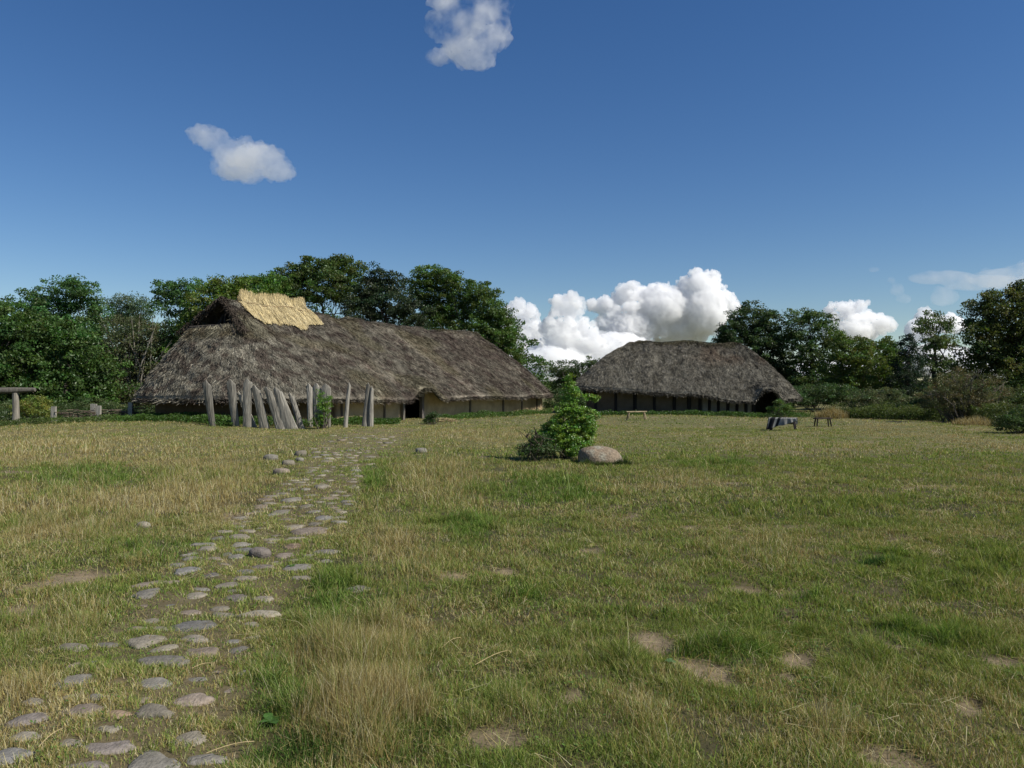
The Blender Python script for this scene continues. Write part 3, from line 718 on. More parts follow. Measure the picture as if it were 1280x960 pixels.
# ------------------------------------------------------------------ benches
def bench(loc, rz, L, Wd, H, col, label, sp=.10, leg=.035, thick=.05):
    t = empty('bench', loc, label, 'bench', 'low wooden benches on the meadow', rz)
    def pt(x, y, z):
        c, s = math.cos(rz), math.sin(rz); return np.array([loc[0] + x * c - y * s, loc[1] + x * s + y * c, loc[2] + z])
    mb = MB(); N = 9; V = []
    for i in range(N):
        f = i / (N - 1) * 2 - 1; wv = Wd / 2 * (1 - .12 * f ** 6) * (1 + .04 * rng.uniform(-1, 1)); z = .008 * rng.uniform(-1, 1)
        for (a, b) in ((-1, -.75), (-.93, 0), (.93, 0), (1, -.75), (.8, -1), (-.8, -1)):
            V.append(pt(f * L / 2, a * wv, H + b * thick + z))
    Q = [];
    for i in range(N - 1):
        for k in range(6): Q.append((i * 6 + k, i * 6 + (k + 1) % 6, (i + 1) * 6 + (k + 1) % 6, (i + 1) * 6 + k))
    Q += [(3, 2, 1, 0), (5, 4, 3, 0)]; b = (N - 1) * 6; Q += [(b, b + 1, b + 2, b + 3), (b, b + 3, b + 4, b + 5)]
    mb.add(V, Q, None, col); mb.build('seat', M_board, t)
    for sx in (-1, 1):
        for sy in (-1, 1):
            mb = MB(); mb.tube([pt(sx * (L / 2 * .72), sy * Wd * .28, H - thick * .6), pt(sx * (L / 2 * .72 + sp * .5), sy * (Wd * .28 + sp * .4), H * .5), pt(sx * (L / 2 * .72 + sp), sy * (Wd * .28 + sp * .8), -.03)],
                               [leg * 1.1, leg, leg * .8], 7, np.array(col) * .8, .06); mb.build('leg', M_board, t)
    return t
def gpos(px, d): x = (px - 640) / F * d; return (x, d, float(gh(x, d)))
bench(gpos(795.5, 38.6), R(4), 1.0, .28, .44, (.42, .33, .20), 'pale wooden bench near the middle before the smaller house')
p2 = gpos(979, 31.5); RZ2 = R(-28)
bench(p2, RZ2, 1.05, .34, .46, (.035, .03, .03), 'black wooden bench half hidden under a striped cloth')
bench(gpos(1028.5, 33.4), R(6), .74, .30, .40, (.045, .034, .028), 'small dark brown stool-like bench, rightmost on the meadow', .06, .03)
# striped cloth over the bench
cl = MB(); NU, NV = 60, 40
c_, s_ = math.cos(RZ2), math.sin(RZ2)
V = []
for i in range(NU):
    u = i / (NU - 1)                         # along the bench
    xl = -.60 + 1.12 * u
    front = .44 * (1 - u) ** 1.1 + .10; backd = .25
    tot = front + .36 + backd
    for j in range(NV):
        v = j / (NV - 1) * tot
        fold = .035 * math.sin(u * 26 + 1.5 * math.sin(u * 7)) 
        if v < front: y = -.19 - .02 - fold * (1 - v / front) - .10 * (1 - v / front) * (.4 + .6 * (1 - u)); z = .475 - (front - v)
        elif v < front + .36: y = -.19 + (v - front); z = .478 + .006 * math.sin(u * 40 + j)
        else: y = .19 + fold * (v - front - .36) * 2; z = .475 - (v - front - .36)
        x = xl
        z -= 0; x += .10 * (v < front) * (1 - v / front) * (-1 if xl < 0 else .4)
        if xl < -.53:                        # hangs over the near end
            k = (-.53 - xl); z -= k * 4.0 * .5; x = -.53 - k * .4
        z = max(z, .02)
        V.append((p2[0] + x * c_ - y * s_, p2[1] + x * s_ + y * c_, p2[2] + z))
V = np.array(V); k = (np.arange(NU - 1)[:, None] * NV + np.arange(NV - 1)[None]).ravel()
Q = np.stack([k, k + 1, k + NV + 1, k + NV], 1)
uu = np.repeat(np.linspace(0, 1, NU), NV)
st_ = np.zeros(len(V)); 
for a, b in ((.08, .12), (.30, .38), (.48, .54), (.60, .63), (.66, .70), (.73, .77), (.80, .85), (.88, 1.0)): st_ = np.where((uu >= a) & (uu < b), 1, st_)
lightc = np.array([.25, .245, .22]); darkc = np.array([.016, .016, .018])
mid_ = (uu > .5)[:, None]  # right half paler: sunlight on the hanging side put into the cloth colour
cc = st_[:, None] * lightc + (1 - st_[:, None]) * np.where(mid_, np.array([.16, .16, .15]), darkc)
M_cloth = rough('woven_cloth', None, 60, .25, .3)
V[:, 2] = np.minimum(V[:, 2], 9); o = mesh_np('striped_cloth', V - np.array(p2), Q, None, cc, M_cloth, None, True); o.location = p2
md = o.modifiers.new('thick', 'SOLIDIFY'); md.thickness = .008
tag(o, 'dark cloth with pale grey stripes draped over the black bench', 'cloth')

# ------------------------------------------------------------------ boulder
V, T = ICO4; V = V.copy()
n = fbm(V[:, 0] * 1.2 + 5, V[:, 1] * 1.2 + V[:, 2] * .9, 611, 3) - .5; V *= (1 + .30 * n)[:, None]
V = np.sign(V) * np.abs(V) ** .86; V *= (1 + .05 * (fbm(V[:, 0] * 4, V[:, 2] * 4 + V[:, 1] * 3, 615, 3) - .5))[:, None]
bp = gpos(751, 17.2)
V = V * np.array([.52, .42, .40]); V[:, 2] -= .12 * V[:, 0]; V[:, 2] = np.where(V[:, 2] > .28, .28 + (V[:, 2] - .28) * .7, V[:, 2])
lic = sstep(.56, .66, fbm(V[:, 0] * 9, V[:, 2] * 9 + V[:, 1] * 6, 617, 3))[:, None]
o = mesh_np('boulder', V, None, T, np.array([.25, .195, .135]) * (1 - lic) + np.array([.30, .28, .215]) * lic, M_granite, None, True); o.location = (bp[0], bp[1], bp[2] + .01)
tag(o, 'rounded pinkish granite boulder half sunk beside the green shrub', 'boulder')

#PART3
# ------------------------------------------------------------------ foliage
def leaves(mb, C, size, base, spread=.25, up=.35, aspect=.55):
    """rhombic leaves centred on the points C"""
    n = len(C); N = rng.normal(0, 1, (n, 3)); N /= np.linalg.norm(N, axis=1, keepdims=True); N[:, 2] += up; N /= np.linalg.norm(N, axis=1, keepdims=True)
    a = rng.normal(0, 1, (n, 3)); U = np.cross(N, a); U /= np.linalg.norm(U, axis=1, keepdims=True); Vv = np.cross(N, U)
    s = (size * rng.uniform(.6, 1.3, n))[:, None]
    P = np.stack([C - U * s, C - Vv * s * aspect + N * s * .12, C + U * s, C + Vv * s * aspect + N * s * .12], 1).reshape(-1, 3)
    base = np.asarray(base)
    if base.ndim == 1: base = np.tile(base, (n, 1))
    c = base * rng.uniform(1 - spread, 1 + spread, (n, 1)) * (1 + rng.normal(0, .07, (n, 3)))
    mb.add(P, np.arange(4 * n).reshape(-1, 4), None, np.repeat(np.clip(c, .004, 1), 4, 0))
def crown_clumps(lobes, d, spacing, seedv, fill=1.0, flat=.75, jag=.35):
    C = []; Rr = []
    for (px, py, rx, ry) in lobes:
        c = W(px, py, d); ax = rx / F * d; az = ry / F * d; ay = ax * .85
        c[1] += rng.uniform(-.4, .4) * ax
        area = 4 * np.pi * ((ax * ay + ax * az + ay * az) / 3); n = max(6, int(area / spacing ** 2 * fill))
        v = rng.normal(0, 1, (n, 3)); v /= np.linalg.norm(v, axis=1, keepdims=True)
        rr = 1 - jag * .8 * rng.random(n) ** 1.2 + jag * .25 * rng.normal(0, 1, n) * .6
        inner = rng.random(n) < .22; rr = np.where(inner, rng.uniform(.2, .7, n), rr)
        P = c + v * rr[:, None] * np.array([ax, ay, az])
        C.append(P); Rr.append(np.full(n, spacing))
    return np.concatenate(C), np.concatenate(Rr)
def make_tree(name, d, lobes, base, label, cat='tree', group=None, spacing=.75, leaf=.12, per=36, trunk=True, tr=.16, fill=1.25, jag=.35, parts=('trunk', 'crown'), cone=False, bare=0, barec=(.22, .2, .16), mat=None, clr=.5, foot=None):
    lobes = [tuple(l) for l in lobes]
    cx = np.mean([l[0] for l in lobes]); x0 = (cx - 640) / F * d
    if foot is not None: x0 = (foot - 640) / F * d
    z0 = float(gh(x0, d)); t = empty(name, (x0, d, z0), label, cat, group)
    C, Rr = crown_clumps(lobes, d, spacing, 0, fill, jag=jag)
    C = C[C[:, 2] > z0 + .1]
    n = len(C); cv = rng.uniform(1 - clr * .6, 1 + clr * .5, (n, 1)) * (1 + rng.normal(0, .08, (n, 3)) * np.array([1.4, .6, .8]))
    per = int(per * 1.85); k = np.repeat(np.arange(n), per); m = len(k)
    v = rng.normal(0, 1, (m, 3)); v /= np.linalg.norm(v, axis=1, keepdims=True); v *= (rng.random((m, 1)) ** .45)
    # clumps are drooping little plates
    P = C[k] + v * (spacing * rng.uniform(.45, .85, n))[k][:, None] * np.array([1, 1, .55])
    P = P[:]; keep = P[:, 2] > z0 + .05; P = P[keep]; k = k[keep]
    mb = MB(); leaves(mb, P, leaf * .72, np.array(base) * 1.6 * cv[k], .28)
    mb.build(parts[1], mat or M_leaf, t)
    tb = MB()
    top = C[:, 2].max(); tc = np.array([np.mean(C[:, 0]), np.mean(C[:, 1]), z0 + (top - z0) * .75])
    b0 = np.array([x0, d, z0 - .1]); midp = (b0 + tc) / 2 + rng.normal(0, .25, 3) * np.array([1, 1, 0])
    if trunk:
        tb.tube([b0, b0 + (midp - b0) * .5 + rng.normal(0, .05, 3), midp, (midp + tc) / 2, tc], [tr * 1.3, tr, tr * .85, tr * .6, tr * .25], 8, (.10, .085, .065), .06)
        nb = 22
    else: nb = 26
    idx = rng.choice(n, min(nb, n), False)
    for i in idx:
        f = rng.uniform(.25, .95) if trunk else rng.uniform(0, .25)
        s = b0 + (tc - b0) * f if trunk else b0 + rng.normal(0, .12, 3) * np.array([1, 1, 0])
        e = C[i]; mm = (s + e) / 2 + np.array([0, 0, .12 * np.linalg.norm(e - s)]) * (-1 if trunk else .3) + rng.normal(0, .1, 3)
        tb.tube([s, mm, e], [tr * .35, tr * .2, tr * .06], 5, (.10, .085, .065))
    for i in range(bare):
        l = lobes[rng.integers(len(lobes))]; c = W(l[0], l[1], d); rx = l[2] / F * d; rz = l[3] / F * d
        s = b0 + rng.normal(0, .3, 3) * np.array([1, 1, 0]); e = c + np.array([rng.uniform(-1, 1) * rx, rng.uniform(-1, .3) * rx * .8, rng.uniform(.2, 1.08) * rz])
        mm = (s + e) / 2 + rng.normal(0, .25, 3); tb.tube([s, mm, e], [tr * .5, tr * .3, .012], 5, np.array(barec) * rng.uniform(.6, 1.2))
        for q in range(3):
            f = rng.uniform(.4, .9); p = mm + (e - mm) * f; e2 = p + rng.normal(0, .35, 3) * (rx * .3) + np.array([0, 0, .2 * rz]); tb.tube([p, (p + e2) / 2 + rng.normal(0, .04, 3), e2], [.02, .014, .006], 4, np.array(barec) * rng.uniform(.6, 1.2))
    tb.build(parts[0], M_bark, t)
    return t
DG, MG, YG, BGN, OG = (.042, .076, .020), (.056, .104, .022), (.080, .13, .022), (.046, .092, .028), (.060, .085, .024)
WOODL = 'trees of the wood behind the large longhouse'; WOODR = 'trees along the right edge of the meadow'
T = make_tree
T('broadleaf_tree', 46, [(-60, 400, 60, 45), (0, 412, 48, 36), (50, 425, 45, 36), (92, 450, 40, 36), (125, 480, 34, 34), (20, 465, 60, 45), (75, 492, 60, 26), (-60, 470, 60, 45)], (.040, .074, .018), 'big dark green tree reaching the ground at the left edge, sloping down rightwards', group=WOODL, spacing=.8, leaf=.13, per=40, clr=.6)
T('broadleaf_tree', 62, [(75, 366, 30, 20), (45, 374, 22, 13), (106, 362, 22, 15), (100, 388, 34, 20), (62, 392, 34, 22), (27, 381, 9, 5), (90, 420, 50, 26), (122, 380, 9, 8)], BGN, 'tall airy tree with a dark domed crown above the left edge tree', group=WOODL, spacing=.75, leaf=.13, per=26, jag=.6)
T('broadleaf_tree', 68, [(165, 378, 24, 12), (150, 392, 22, 18), (178, 388, 28, 16), (135, 378, 14, 9), (165, 415, 40, 25)], (.06, .09, .045), 'pale thin-leaved tree between the domed tree and the house', group=WOODL, spacing=.7, leaf=.11, per=15, jag=.7)
T('scrub_tree', 50, [(165, 425, 42, 34), (195, 455, 40, 36), (150, 460, 42, 40), (180, 492, 50, 24), (185, 415, 30, 20)], (.058, .068, .028), 'scrubby tree with bare pale twigs showing, left of the large house', group=WOODL, spacing=.75, leaf=.10, per=26, bare=26, jag=.5)
T('broadleaf_tree', 62, [(212, 362, 20, 12), (238, 366, 26, 15), (225, 382, 32, 18), (250, 358, 16, 10), (200, 372, 10, 9), (235, 420, 40, 30)], BGN, 'blue-green tree with sky gaps rising just left of the smoke hole', group=WOODL, spacing=.7, leaf=.12, per=24, jag=.6)
T('broadleaf_tree', 50, [(268, 388, 42, 34), (240, 420, 36, 36), (300, 372, 34, 22), (220, 458, 34, 38), (283, 357, 26, 12), (205, 490, 30, 22)], (.065, .10, .020), 'bright green tree directly behind the smoke hole of the large house', group=WOODL, spacing=.72, leaf=.12, per=38, clr=.6)
T('broadleaf_tree', 60, [(335, 352, 22, 12), (308, 352, 16, 10), (325, 368, 36, 20), (352, 358, 20, 16), (340, 395, 40, 25)], MG, 'mid green tree behind the golden straw patch', group=WOODL, spacing=.7, leaf=.12, per=34)
T('broadleaf_tree', 62, [(365, 342, 26, 14), (395, 336, 26, 14), (420, 330, 20, 11), (436, 338, 24, 16), (400, 358, 46, 24), (440, 368, 30, 28), (360, 368, 30, 22)], (.048, .075, .02), 'tallest rounded tree behind the left half of the long ridge', group=WOODL, spacing=.75, leaf=.13, per=36, clr=.6)
T('dark_tree', 58, [(470, 342, 14, 13), (490, 352, 18, 14), (468, 360, 26, 16), (485, 378, 36, 22), (455, 385, 30, 22), (510, 395, 30, 22)], (.026, .04, .018), 'darkest tree, nearly black green, behind the middle of the long ridge', group=WOODL, spacing=.65, leaf=.11, per=34)
T('broadleaf_tree', 67, [(535, 346, 22, 14), (556, 350, 24, 15), (520, 366, 30, 24), (585, 366, 36, 18), (560, 380, 32, 18), (612, 382, 26, 22), (628, 405, 20, 22), (600, 408, 32, 20), (640, 430, 14, 16), (647, 446, 12, 12), (540, 395, 26, 18), (618, 432, 26, 18)], (.05, .085, .02), 'wide bright green tree whose crown slopes down behind the right half of the long ridge', group=WOODL, spacing=.7, leaf=.12, per=36, jag=.5, clr=.6)
T('hawthorn_tree', 66, [(716, 464, 26, 13), (738, 456, 14, 9), (702, 470, 12, 9), (722, 482, 32, 16), (745, 470, 16, 14), (725, 500, 36, 18), (690, 462, 8, 3)], (.04, .062, .022), 'low spreading tree in the gap between the two houses', group='small trees and bushes round the meadow', spacing=.6, leaf=.10, per=26, jag=.7, bare=10, barec=(.12, .10, .08))
T('broadleaf_tree', 68, [(940, 398, 30, 20), (918, 414, 26, 16), (962, 412, 22, 24), (945, 432, 44, 28), (905, 426, 14, 12), (965, 455, 34, 28), (940, 462, 40, 20), (985, 480, 30, 20)], (.034, .055, .020), 'dark rounded tree rising directly behind the right end of the smaller house', group=WOODR, spacing=.72, leaf=.12, per=36, jag=.4)
T('broadleaf_tree', 66, [(1003, 396, 20, 15), (1022, 402, 18, 14), (1000, 420, 26, 20), (1035, 418, 20, 18), (1012, 445, 32, 20), (1045, 432, 16, 14), (1020, 470, 36, 18), (1000, 490, 30, 16)], (.05, .082, .026), 'mid green tree next right of the dark rounded one', group=WOODR, spacing=.68, leaf=.12, per=24, jag=.6, clr=.6)
T('broadleaf_tree', 58, [(1062, 440, 24, 18), (1078, 432, 18, 12), (1052, 462, 30, 20), (1085, 460, 34, 24), (1065, 484, 40, 20), (1046, 425, 12, 10)], (.062, .09, .022), 'lower yellowish green tree under the bright white cloud', group=WOODR, spacing=.65, leaf=.11, per=34)
T('broadleaf_tree', 60, [(1108, 434, 14, 14), (1100, 448, 20, 20), (1115, 455, 20, 24), (1105, 482, 30, 20)], (.05, .08, .018), 'narrow pointed green tree just left of the black conifer', group=WOODR, spacing=.6, leaf=.11, per=34)
T('conifer_tree', 56, [(1135, 422, 7, 9), (1136, 438, 14, 13), (1138, 458, 19, 17), (1132, 480, 26, 18), (1140, 500, 30, 14)], (.018, .03, .016), 'small blackish conifer between the lighter green trees', group=WOODR, spacing=.5, leaf=.08, per=34)
T('broadleaf_tree', 60, [(1166, 402, 18, 12), (1152, 408, 10, 8), (1184, 410, 12, 14), (1178, 430, 22, 12), (1162, 424, 12, 10), (1172, 452, 24, 12), (1190, 468, 24, 18), (1160, 486, 30, 16)], (.06, .085, .028), 'slender tree with a small crown and sky showing through its stems', group=WOODR, spacing=.62, leaf=.11, per=24, jag=.6)
T('broadleaf_tree', 43, [(1224, 382, 20, 16), (1252, 370, 20, 12), (1280, 366, 22, 14), (1240, 398, 32, 22), (1285, 395, 36, 30), (1218, 418, 22, 20), (1258, 428, 44, 30), (1300, 440, 50, 36), (1225, 450, 28, 22), (1320, 380, 40, 30), (1265, 465, 50, 25)], (.046, .062, .018), 'largest tree on the right, leaning into the frame at its edge', group=WOODR, spacing=.62, leaf=.10, per=36, jag=.5, clr=.6, foot=1262)
# background filler trees standing deeper in the wood
fl = [(-40, 420, 'dim tree deep in the wood beyond the left frame edge'), (120, 440, 'dim tree deep in the wood behind the pale-twigged scrub'), (330, 420, 'dim tree deep in the wood behind the golden straw'), (560, 430, 'dim tree deep in the wood behind the wide green tree'), (1030, 475, 'dim tree in the second row behind the right hedge'), (1180, 480, 'dim tree in the second row under the slender tree'), (1330, 470, 'dim tree in the second row beyond the right edge')]
for px, py, lb in fl:
    rr = 60 if py < 450 else 24
    T('background_tree', 78, [(px - 40, py + 10, rr, rr * .8), (px + 40, py, rr, rr * .8), (px, py + 35, rr * 1.3, rr * .7), (px + 75, py + 40, rr, rr * .6), (px - 75, py + 40, rr, rr * .6)], DG, lb, group='second row trees', spacing=1.1, leaf=.19, per=22)
mb = MB(); n = 60000; px = rng.uniform(-500, 1800, n); d = 118 + rng.uniform(-3, 3, n); x = (px - 640) / F * d
h = (1.2 + 2.4 * fbm(x * .12, 0 * x, 801, 3)); zz = h * rng.random(n) ** .6 - .2
leaves(mb, np.stack([x, d, zz], 1), .22, (.05, .08, .025), .35)
tag(mb.build('distant_wood', M_leaf), 'low distant line of trees beyond the houses', 'wood', kind='stuff')
# hedges and bushes
BU = 'small trees and bushes round the meadow'
def bush(d, lobes, base, label, **k):
    k.setdefault('spacing', .45); k.setdefault('leaf', .07); k.setdefault('per', 30); k.setdefault('tr', .06)
    return make_tree('bush', d, lobes, base, label, 'bush', BU, trunk=False, parts=('stems', 'foliage'), **k)
bush(54, [(985, 498, 26, 12), (1010, 494, 26, 14), (1035, 492, 28, 14), (1060, 495, 26, 13)], (.042, .07, .024), 'dark green hedge-like bush right of the smaller house')
bush(50, [(1085, 500, 26, 14), (1112, 500, 26, 16), (1140, 504, 24, 14)], (.06, .075, .032), 'greyish green bush with pale flower heads in the middle of the right hedge')
bush(46, [(1160, 506, 26, 12), (1190, 508, 28, 12), (1140, 512, 22, 9)], (.04, .065, .02), 'low dark bush in front of the slender tree')
bush(37, [(1200, 482, 30, 22), (1232, 488, 26, 22), (1215, 505, 34, 16), (1180, 494, 24, 20), (1165, 500, 18, 12)], (.066, .066, .028), 'half dead brownish shrub with bare whitish branches', per=22, bare=34, barec=(.20, .17, .13), spacing=.36, leaf=.045)
bush(40, [(1255, 500, 26, 18), (1290, 505, 30, 24), (1320, 500, 30, 30)], (.045, .065, .022), 'dull green bush right of the half dead shrub')
bush(28, [(1262, 528, 20, 12), (1290, 524, 26, 20), (1278, 535, 24, 12)], (.04, .062, .02), 'dark low bush nearest the camera at the right frame edge', spacing=.3, leaf=.045)
bush(44.5, [(972, 507, 7, 9), (982, 511, 12, 6), (966, 512, 5, 5)], (.055, .095, .025), 'leafy bush growing beside the doorway of the smaller house', spacing=.3, leaf=.05)
bush(58, [(700, 500, 16, 14), (725, 505, 20, 12), (688, 508, 10, 8)], (.04, .07, .022), 'round green bush closing the gap between the two houses')
bush(36, [(42, 505, 18, 11), (28, 512, 16, 10), (58, 515, 14, 9)], (.12, .14, .03), 'yellowish green bush beside the wooden gateway', spacing=.32, leaf=.05)
bush(42, [(80, 512, 26, 9), (110, 508, 26, 10), (140, 512, 22, 9), (10, 512, 22, 10)], (.05, .075, .025), 'weedy dark bush behind the wattle fence', spacing=.35, leaf=.055)
bush(29.4, [(401, 498, 6, 12), (406, 512, 9, 12), (400, 524, 9, 9), (410, 500, 5, 8)], (.085, .15, .025), 'young bright green sapling growing among the pointed planks', spacing=.22, leaf=.045, per=16)
bush(35, [(541, 521, 8, 6), (535, 524, 7, 4)], (.035, .06, .02), 'little dark bush beside the doorway of the large longhouse', spacing=.25, leaf=.045)
# foreground shrub
t = make_tree('leafy_shrub', 17.9, [(708, 512, 15, 15), (712, 490, 11, 14), (722, 520, 20, 17), (705, 535, 26, 18), (728, 540, 17, 18), (694, 548, 24, 14), (738, 498, 10, 5), (672, 560, 18, 10), (715, 556, 26, 14), (734, 528, 13, 14), (684, 556, 20, 14), (742, 520, 8, 8), (712, 476, 6, 8), (664, 566, 18, 7), (680, 545, 14, 12), (690, 535, 10, 10)], (.095, .165, .026),
              'bright green shrub beside the boulder in mid meadow', 'shrub', spacing=.14, leaf=.032, per=24, trunk=False, tr=.04, parts=('stems', 'foliage'), mat=M_bushleaf, jag=.5, clr=.5, foot=705)
t = make_tree('twiggy_shrub', 17.3, [(662, 562, 14, 10), (675, 556, 14, 14), (668, 545, 8, 12), (685, 562, 12, 8)], (.05, .078, .028), 'low dark bush with bare twigs at the left foot of the green shrub', 'shrub', spacing=.2, leaf=.03, per=26, trunk=False, tr=.012, parts=('twigs', 'foliage'), bare=12, barec=(.10, .08, .055), foot=668)
# ------------------------------------------------------------------ weeds, tussocks, dry clumps (uncountable growth)
def strip(name, label, segs, n, hmax, leaf, base, dry=0.0):
    """leafy growth: segs = list of (px0,d0,px1,d1,halfdepth)"""
    C = []
    for (p0, d0, p1, d1, hd, wgt) in segs:
        m = int(n * wgt); f = rng.random(m); d = d0 + (d1 - d0) * f + rng.normal(0, hd, m); px = p0 + (p1 - p0) * f
        x = (px - 640) / F * (d0 + (d1 - d0) * f); hh = hmax * (.25 + .9 * fbm(x * 1.2, d * 1.2, 701, 2)); z = gh(x, d) + hh * rng.random(m) ** .7
        C.append(np.stack([x, d, z], 1))
    C = np.concatenate(C); mb = MB(); nn = fbm(C[:, 0] * 2, C[:, 1] * 2, 71, 2)[:, None]
    leaves(mb, C, leaf, np.array(base) * (.6 + .8 * nn), .3, .2, .35)
    tag(mb.build(name, M_leaf), label, 'weeds', kind='stuff')
strip('weeds', 'bright green nettles and weeds along the foot of the large longhouse', [(150, 33.0, 300, 29.9, .45, .42), (300, 30.6, 400, 30.6, .35, .12), (395, 31.4, 500, 34.5, .3, .2), (540, 37.0, 690, 51, .5, .26)], 26000, .36, .05, (.065, .125, .024))
strip('weeds', 'low green weeds along the foot of the smaller house', [(745, 47.5, 930, 46.2, .4, .7), (930, 45.5, 1010, 46.5, .9, .3)], 9000, .34, .06, (.05, .10, .022))
strip('weeds', 'rough growth at the foot of the right hedge', [(1040, 46, 1180, 40, 1.0, .6), (1180, 40, 1300, 31, .9, .4)], 14000, .55, .06, (.05, .085, .022))
strip('weeds', 'tall tangled growth climbing the bank before the right hedge', [(1050, 45, 1150, 41, .9, .4), (1150, 41, 1290, 31, 1.0, .6)], 22000, 1.0, .05, (.085, .115, .032))
strip('weeds', 'sparse weeds in front of the wattle fence', [(-30, 32.2, 150, 32.4, .3, 1)], 3500, .34, .05, (.08, .12, .03))
strip('weeds', 'rough growth under the left wood behind the fence', [(-60, 40, 180, 37, 1.4, 1)], 12000, .7, .07, (.045, .075, .022))
def clumpgrass(px, d, rx, ry, n, h, label, cols, wd=.004, lean=(.1, .6), name='tall_grass'):
    cx = (px - 640) / F * d; a = rng.uniform(0, 2 * np.pi, n); r = np.sqrt(rng.random(n)); x = cx + np.cos(a) * r * rx; y = d + np.sin(a) * r * ry
    if cols is DRYS: c = DRYS[rng.integers(0, 5, n)] * rng.uniform(.7, 1.1, (n, 1))
    else: c = np.array(cols) * rng.uniform(.6, 1.3, (n, 1))
    V, q, t_, cc = grow(x, y, h * rng.uniform(.35, 1.1, n) * (1 - .55 * r), wd * rng.uniform(.7, 1.3, n), rng.uniform(*lean, n), c)
    mb = MB(); mb.add(V, q, t_, cc); o = mb.build(name, M_grass); tag(o, label, 'grass', kind='stuff')
clumpgrass(1040, 44, .95, .6, 1500, .95, 'tall straw coloured grass clump behind the small dark bench', DRYS, .010)
clumpgrass(1222, 33.5, 1.0, .7, 1600, .6, 'dry grass clump below the half dead shrub', DRYS, .008)
clumpgrass(778, 16.6, .20, .16, 700, .30, 'dark green tuft against the right side of the boulder', (.04, .065, .02), .004)
clumpgrass(751, 16.72, .45, .07, 1600, .17, 'short grass growing tight along the front of the boulder', (.10, .13, .04), .003)
clumpgrass(735, 16.8, .16, .1, 300, .24, 'green grass blades at the left foot of the boulder', (.08, .12, .03), .003)
clumpgrass(1105, 7.4, .24, .10, 900, .12, 'dark green lush tussock alone on the right meadow', (.05, .10, .03), .0025, (.3, .9))
clumpgrass(905, 4.95, .30, .12, 1500, .10, 'lush green tussock bordering the bare soil patch', (.06, .12, .03), .0019, (.3, .95))
clumpgrass(455, 4.0, .36, .30, 2000, .33, 'tall dry tussock of straw grass right of the near path', DRYS, .0013, (.05, .5))
clumpgrass(425, 4.9, .32, .4, 1300, .27, 'dry upright grass behind the near tussock beside the path', DRYS, .0013, (.05, .5))
clumpgrass(470, 3.7, .35, .25, 1500, .16, 'green blades growing up through the foot of the dry tussock', (.09, .14, .03), .0018, (.2, .95))
clumpgrass(390, 3.6, .25, .25, 900, .14, 'fresh green grass between the near path and the dry tussock', (.06, .11, .025), .0022, (.3, .9))

# clover and litter in the near meadow
n = 60000; x, y = blades(n, 3.0, 13); so, ta, gr, pa = zones(x, y); k = (fbm(x * 1.9, y * 1.9, 901, 3) > .60) & (so < .3) & avoid_stones(x, y); x, y = x[k], y[k]
mb = MB(); leaves(mb, np.stack([x, y, gh(x, y) + rng.uniform(.01, .04, len(x))], 1), .0085, (.10, .17, .04), .35, 2.5, .75)
tag(mb.build('clover', M_leaf), 'small round clover leaves low in the meadow turf', 'clover', kind='stuff')
n = 26000; x, y = blades(n, 3.0, 14); so, ta, gr, pa = zones(x, y); k = fbm(x * 1.3, y * 1.3, 921, 3) + .25 * ta + .2 * so - .2 * gr > .52; x, y = x[k], y[k]; n = len(x)
a = rng.uniform(0, 6.28, n); L = rng.uniform(.03, .10, n); D = np.stack([np.cos(a) * L, np.sin(a) * L, rng.uniform(-.01, .03, n)], 1); A = np.stack([x, y, gh(x, y) + rng.uniform(.01, .05, n)], 1)
mb = MB(); Sd = np.stack([-np.sin(a), np.cos(a), 0 * a], 1); mb.ribbons(A - D, A + D, .0009 + .00014 * y, Sd, DRYS[rng.integers(0, 5, n)] * rng.uniform(.8, 1.3, (n, 1)))
tag(mb.build('dead_straw_litter', M_grass), 'dead straw stems lying criss-cross in the turf', 'litter', kind='stuff')
# a few broad-leaved plants
def rosette(px, py, size, base, label, n=9, tilt=.5):
    d = CAMZ * F / (py - HY); x = (px - 640) / F * d; z = float(gh(x, d)); mb = MB()
    for k in range(n):
        a = 2 * math.pi * k / n + rng.uniform(-.3, .3); L = size * rng.uniform(.6, 1.1); el = tilt * rng.uniform(.5, 1.3)
        D = np.array([math.cos(a) * math.cos(el), math.sin(a) * math.cos(el), math.sin(el)]); S = np.array([-math.sin(a), math.cos(a), 0])
        V = [];
        for f, wv in ((0, .05), (.25, .22), (.55, .34), (.82, .2), (1, .02)):
            c = D * L * f + np.array([0, 0, -.35 * L * f * f + .01]); V += [c - S * L * wv, c + np.array([0, 0, -.03 * L]), c + S * L * wv]
        Q = []
        for r in range(4):
            for s in (0, 1): b = r * 3 + s; Q.append((b, b + 1, b + 4, b + 3))
        mb.add(V, Q, None, np.array(base) * rng.uniform(.8, 1.2))
    o = mb.build('broadleaf_weed', M_bushleaf); o.location = (x, d, z + .015); tag(o, label, 'weed', 'small broad-leaved weeds in the meadow')
rosette(528, 818, .055, (.22, .33, .14), 'pale green two-leaved weed beside the dry tussock', 6)
rosette(1272, 850, .075, (.20, .30, .09), 'light green star-shaped weed at the right frame edge')
rosette(1062, 768, .045, (.20, .30, .12), 'small pale weed on the right meadow below the dark tussock', 6)
rosette(104, 778, .08, (.20, .26, .05), 'yellow green weed left of the path beside bare soil', 10)
rosette(838, 812+28, .04, (.12, .2, .07), 'tiny weed at the edge of the bare soil patch', 6)
rosette(338, 905, .07, (.07, .15, .03), 'dark green broad weed right of the near path', 9)
rosette(365, 640+70, .05, (.08, .16, .03), 'green weed between the middle cobbles', 8)
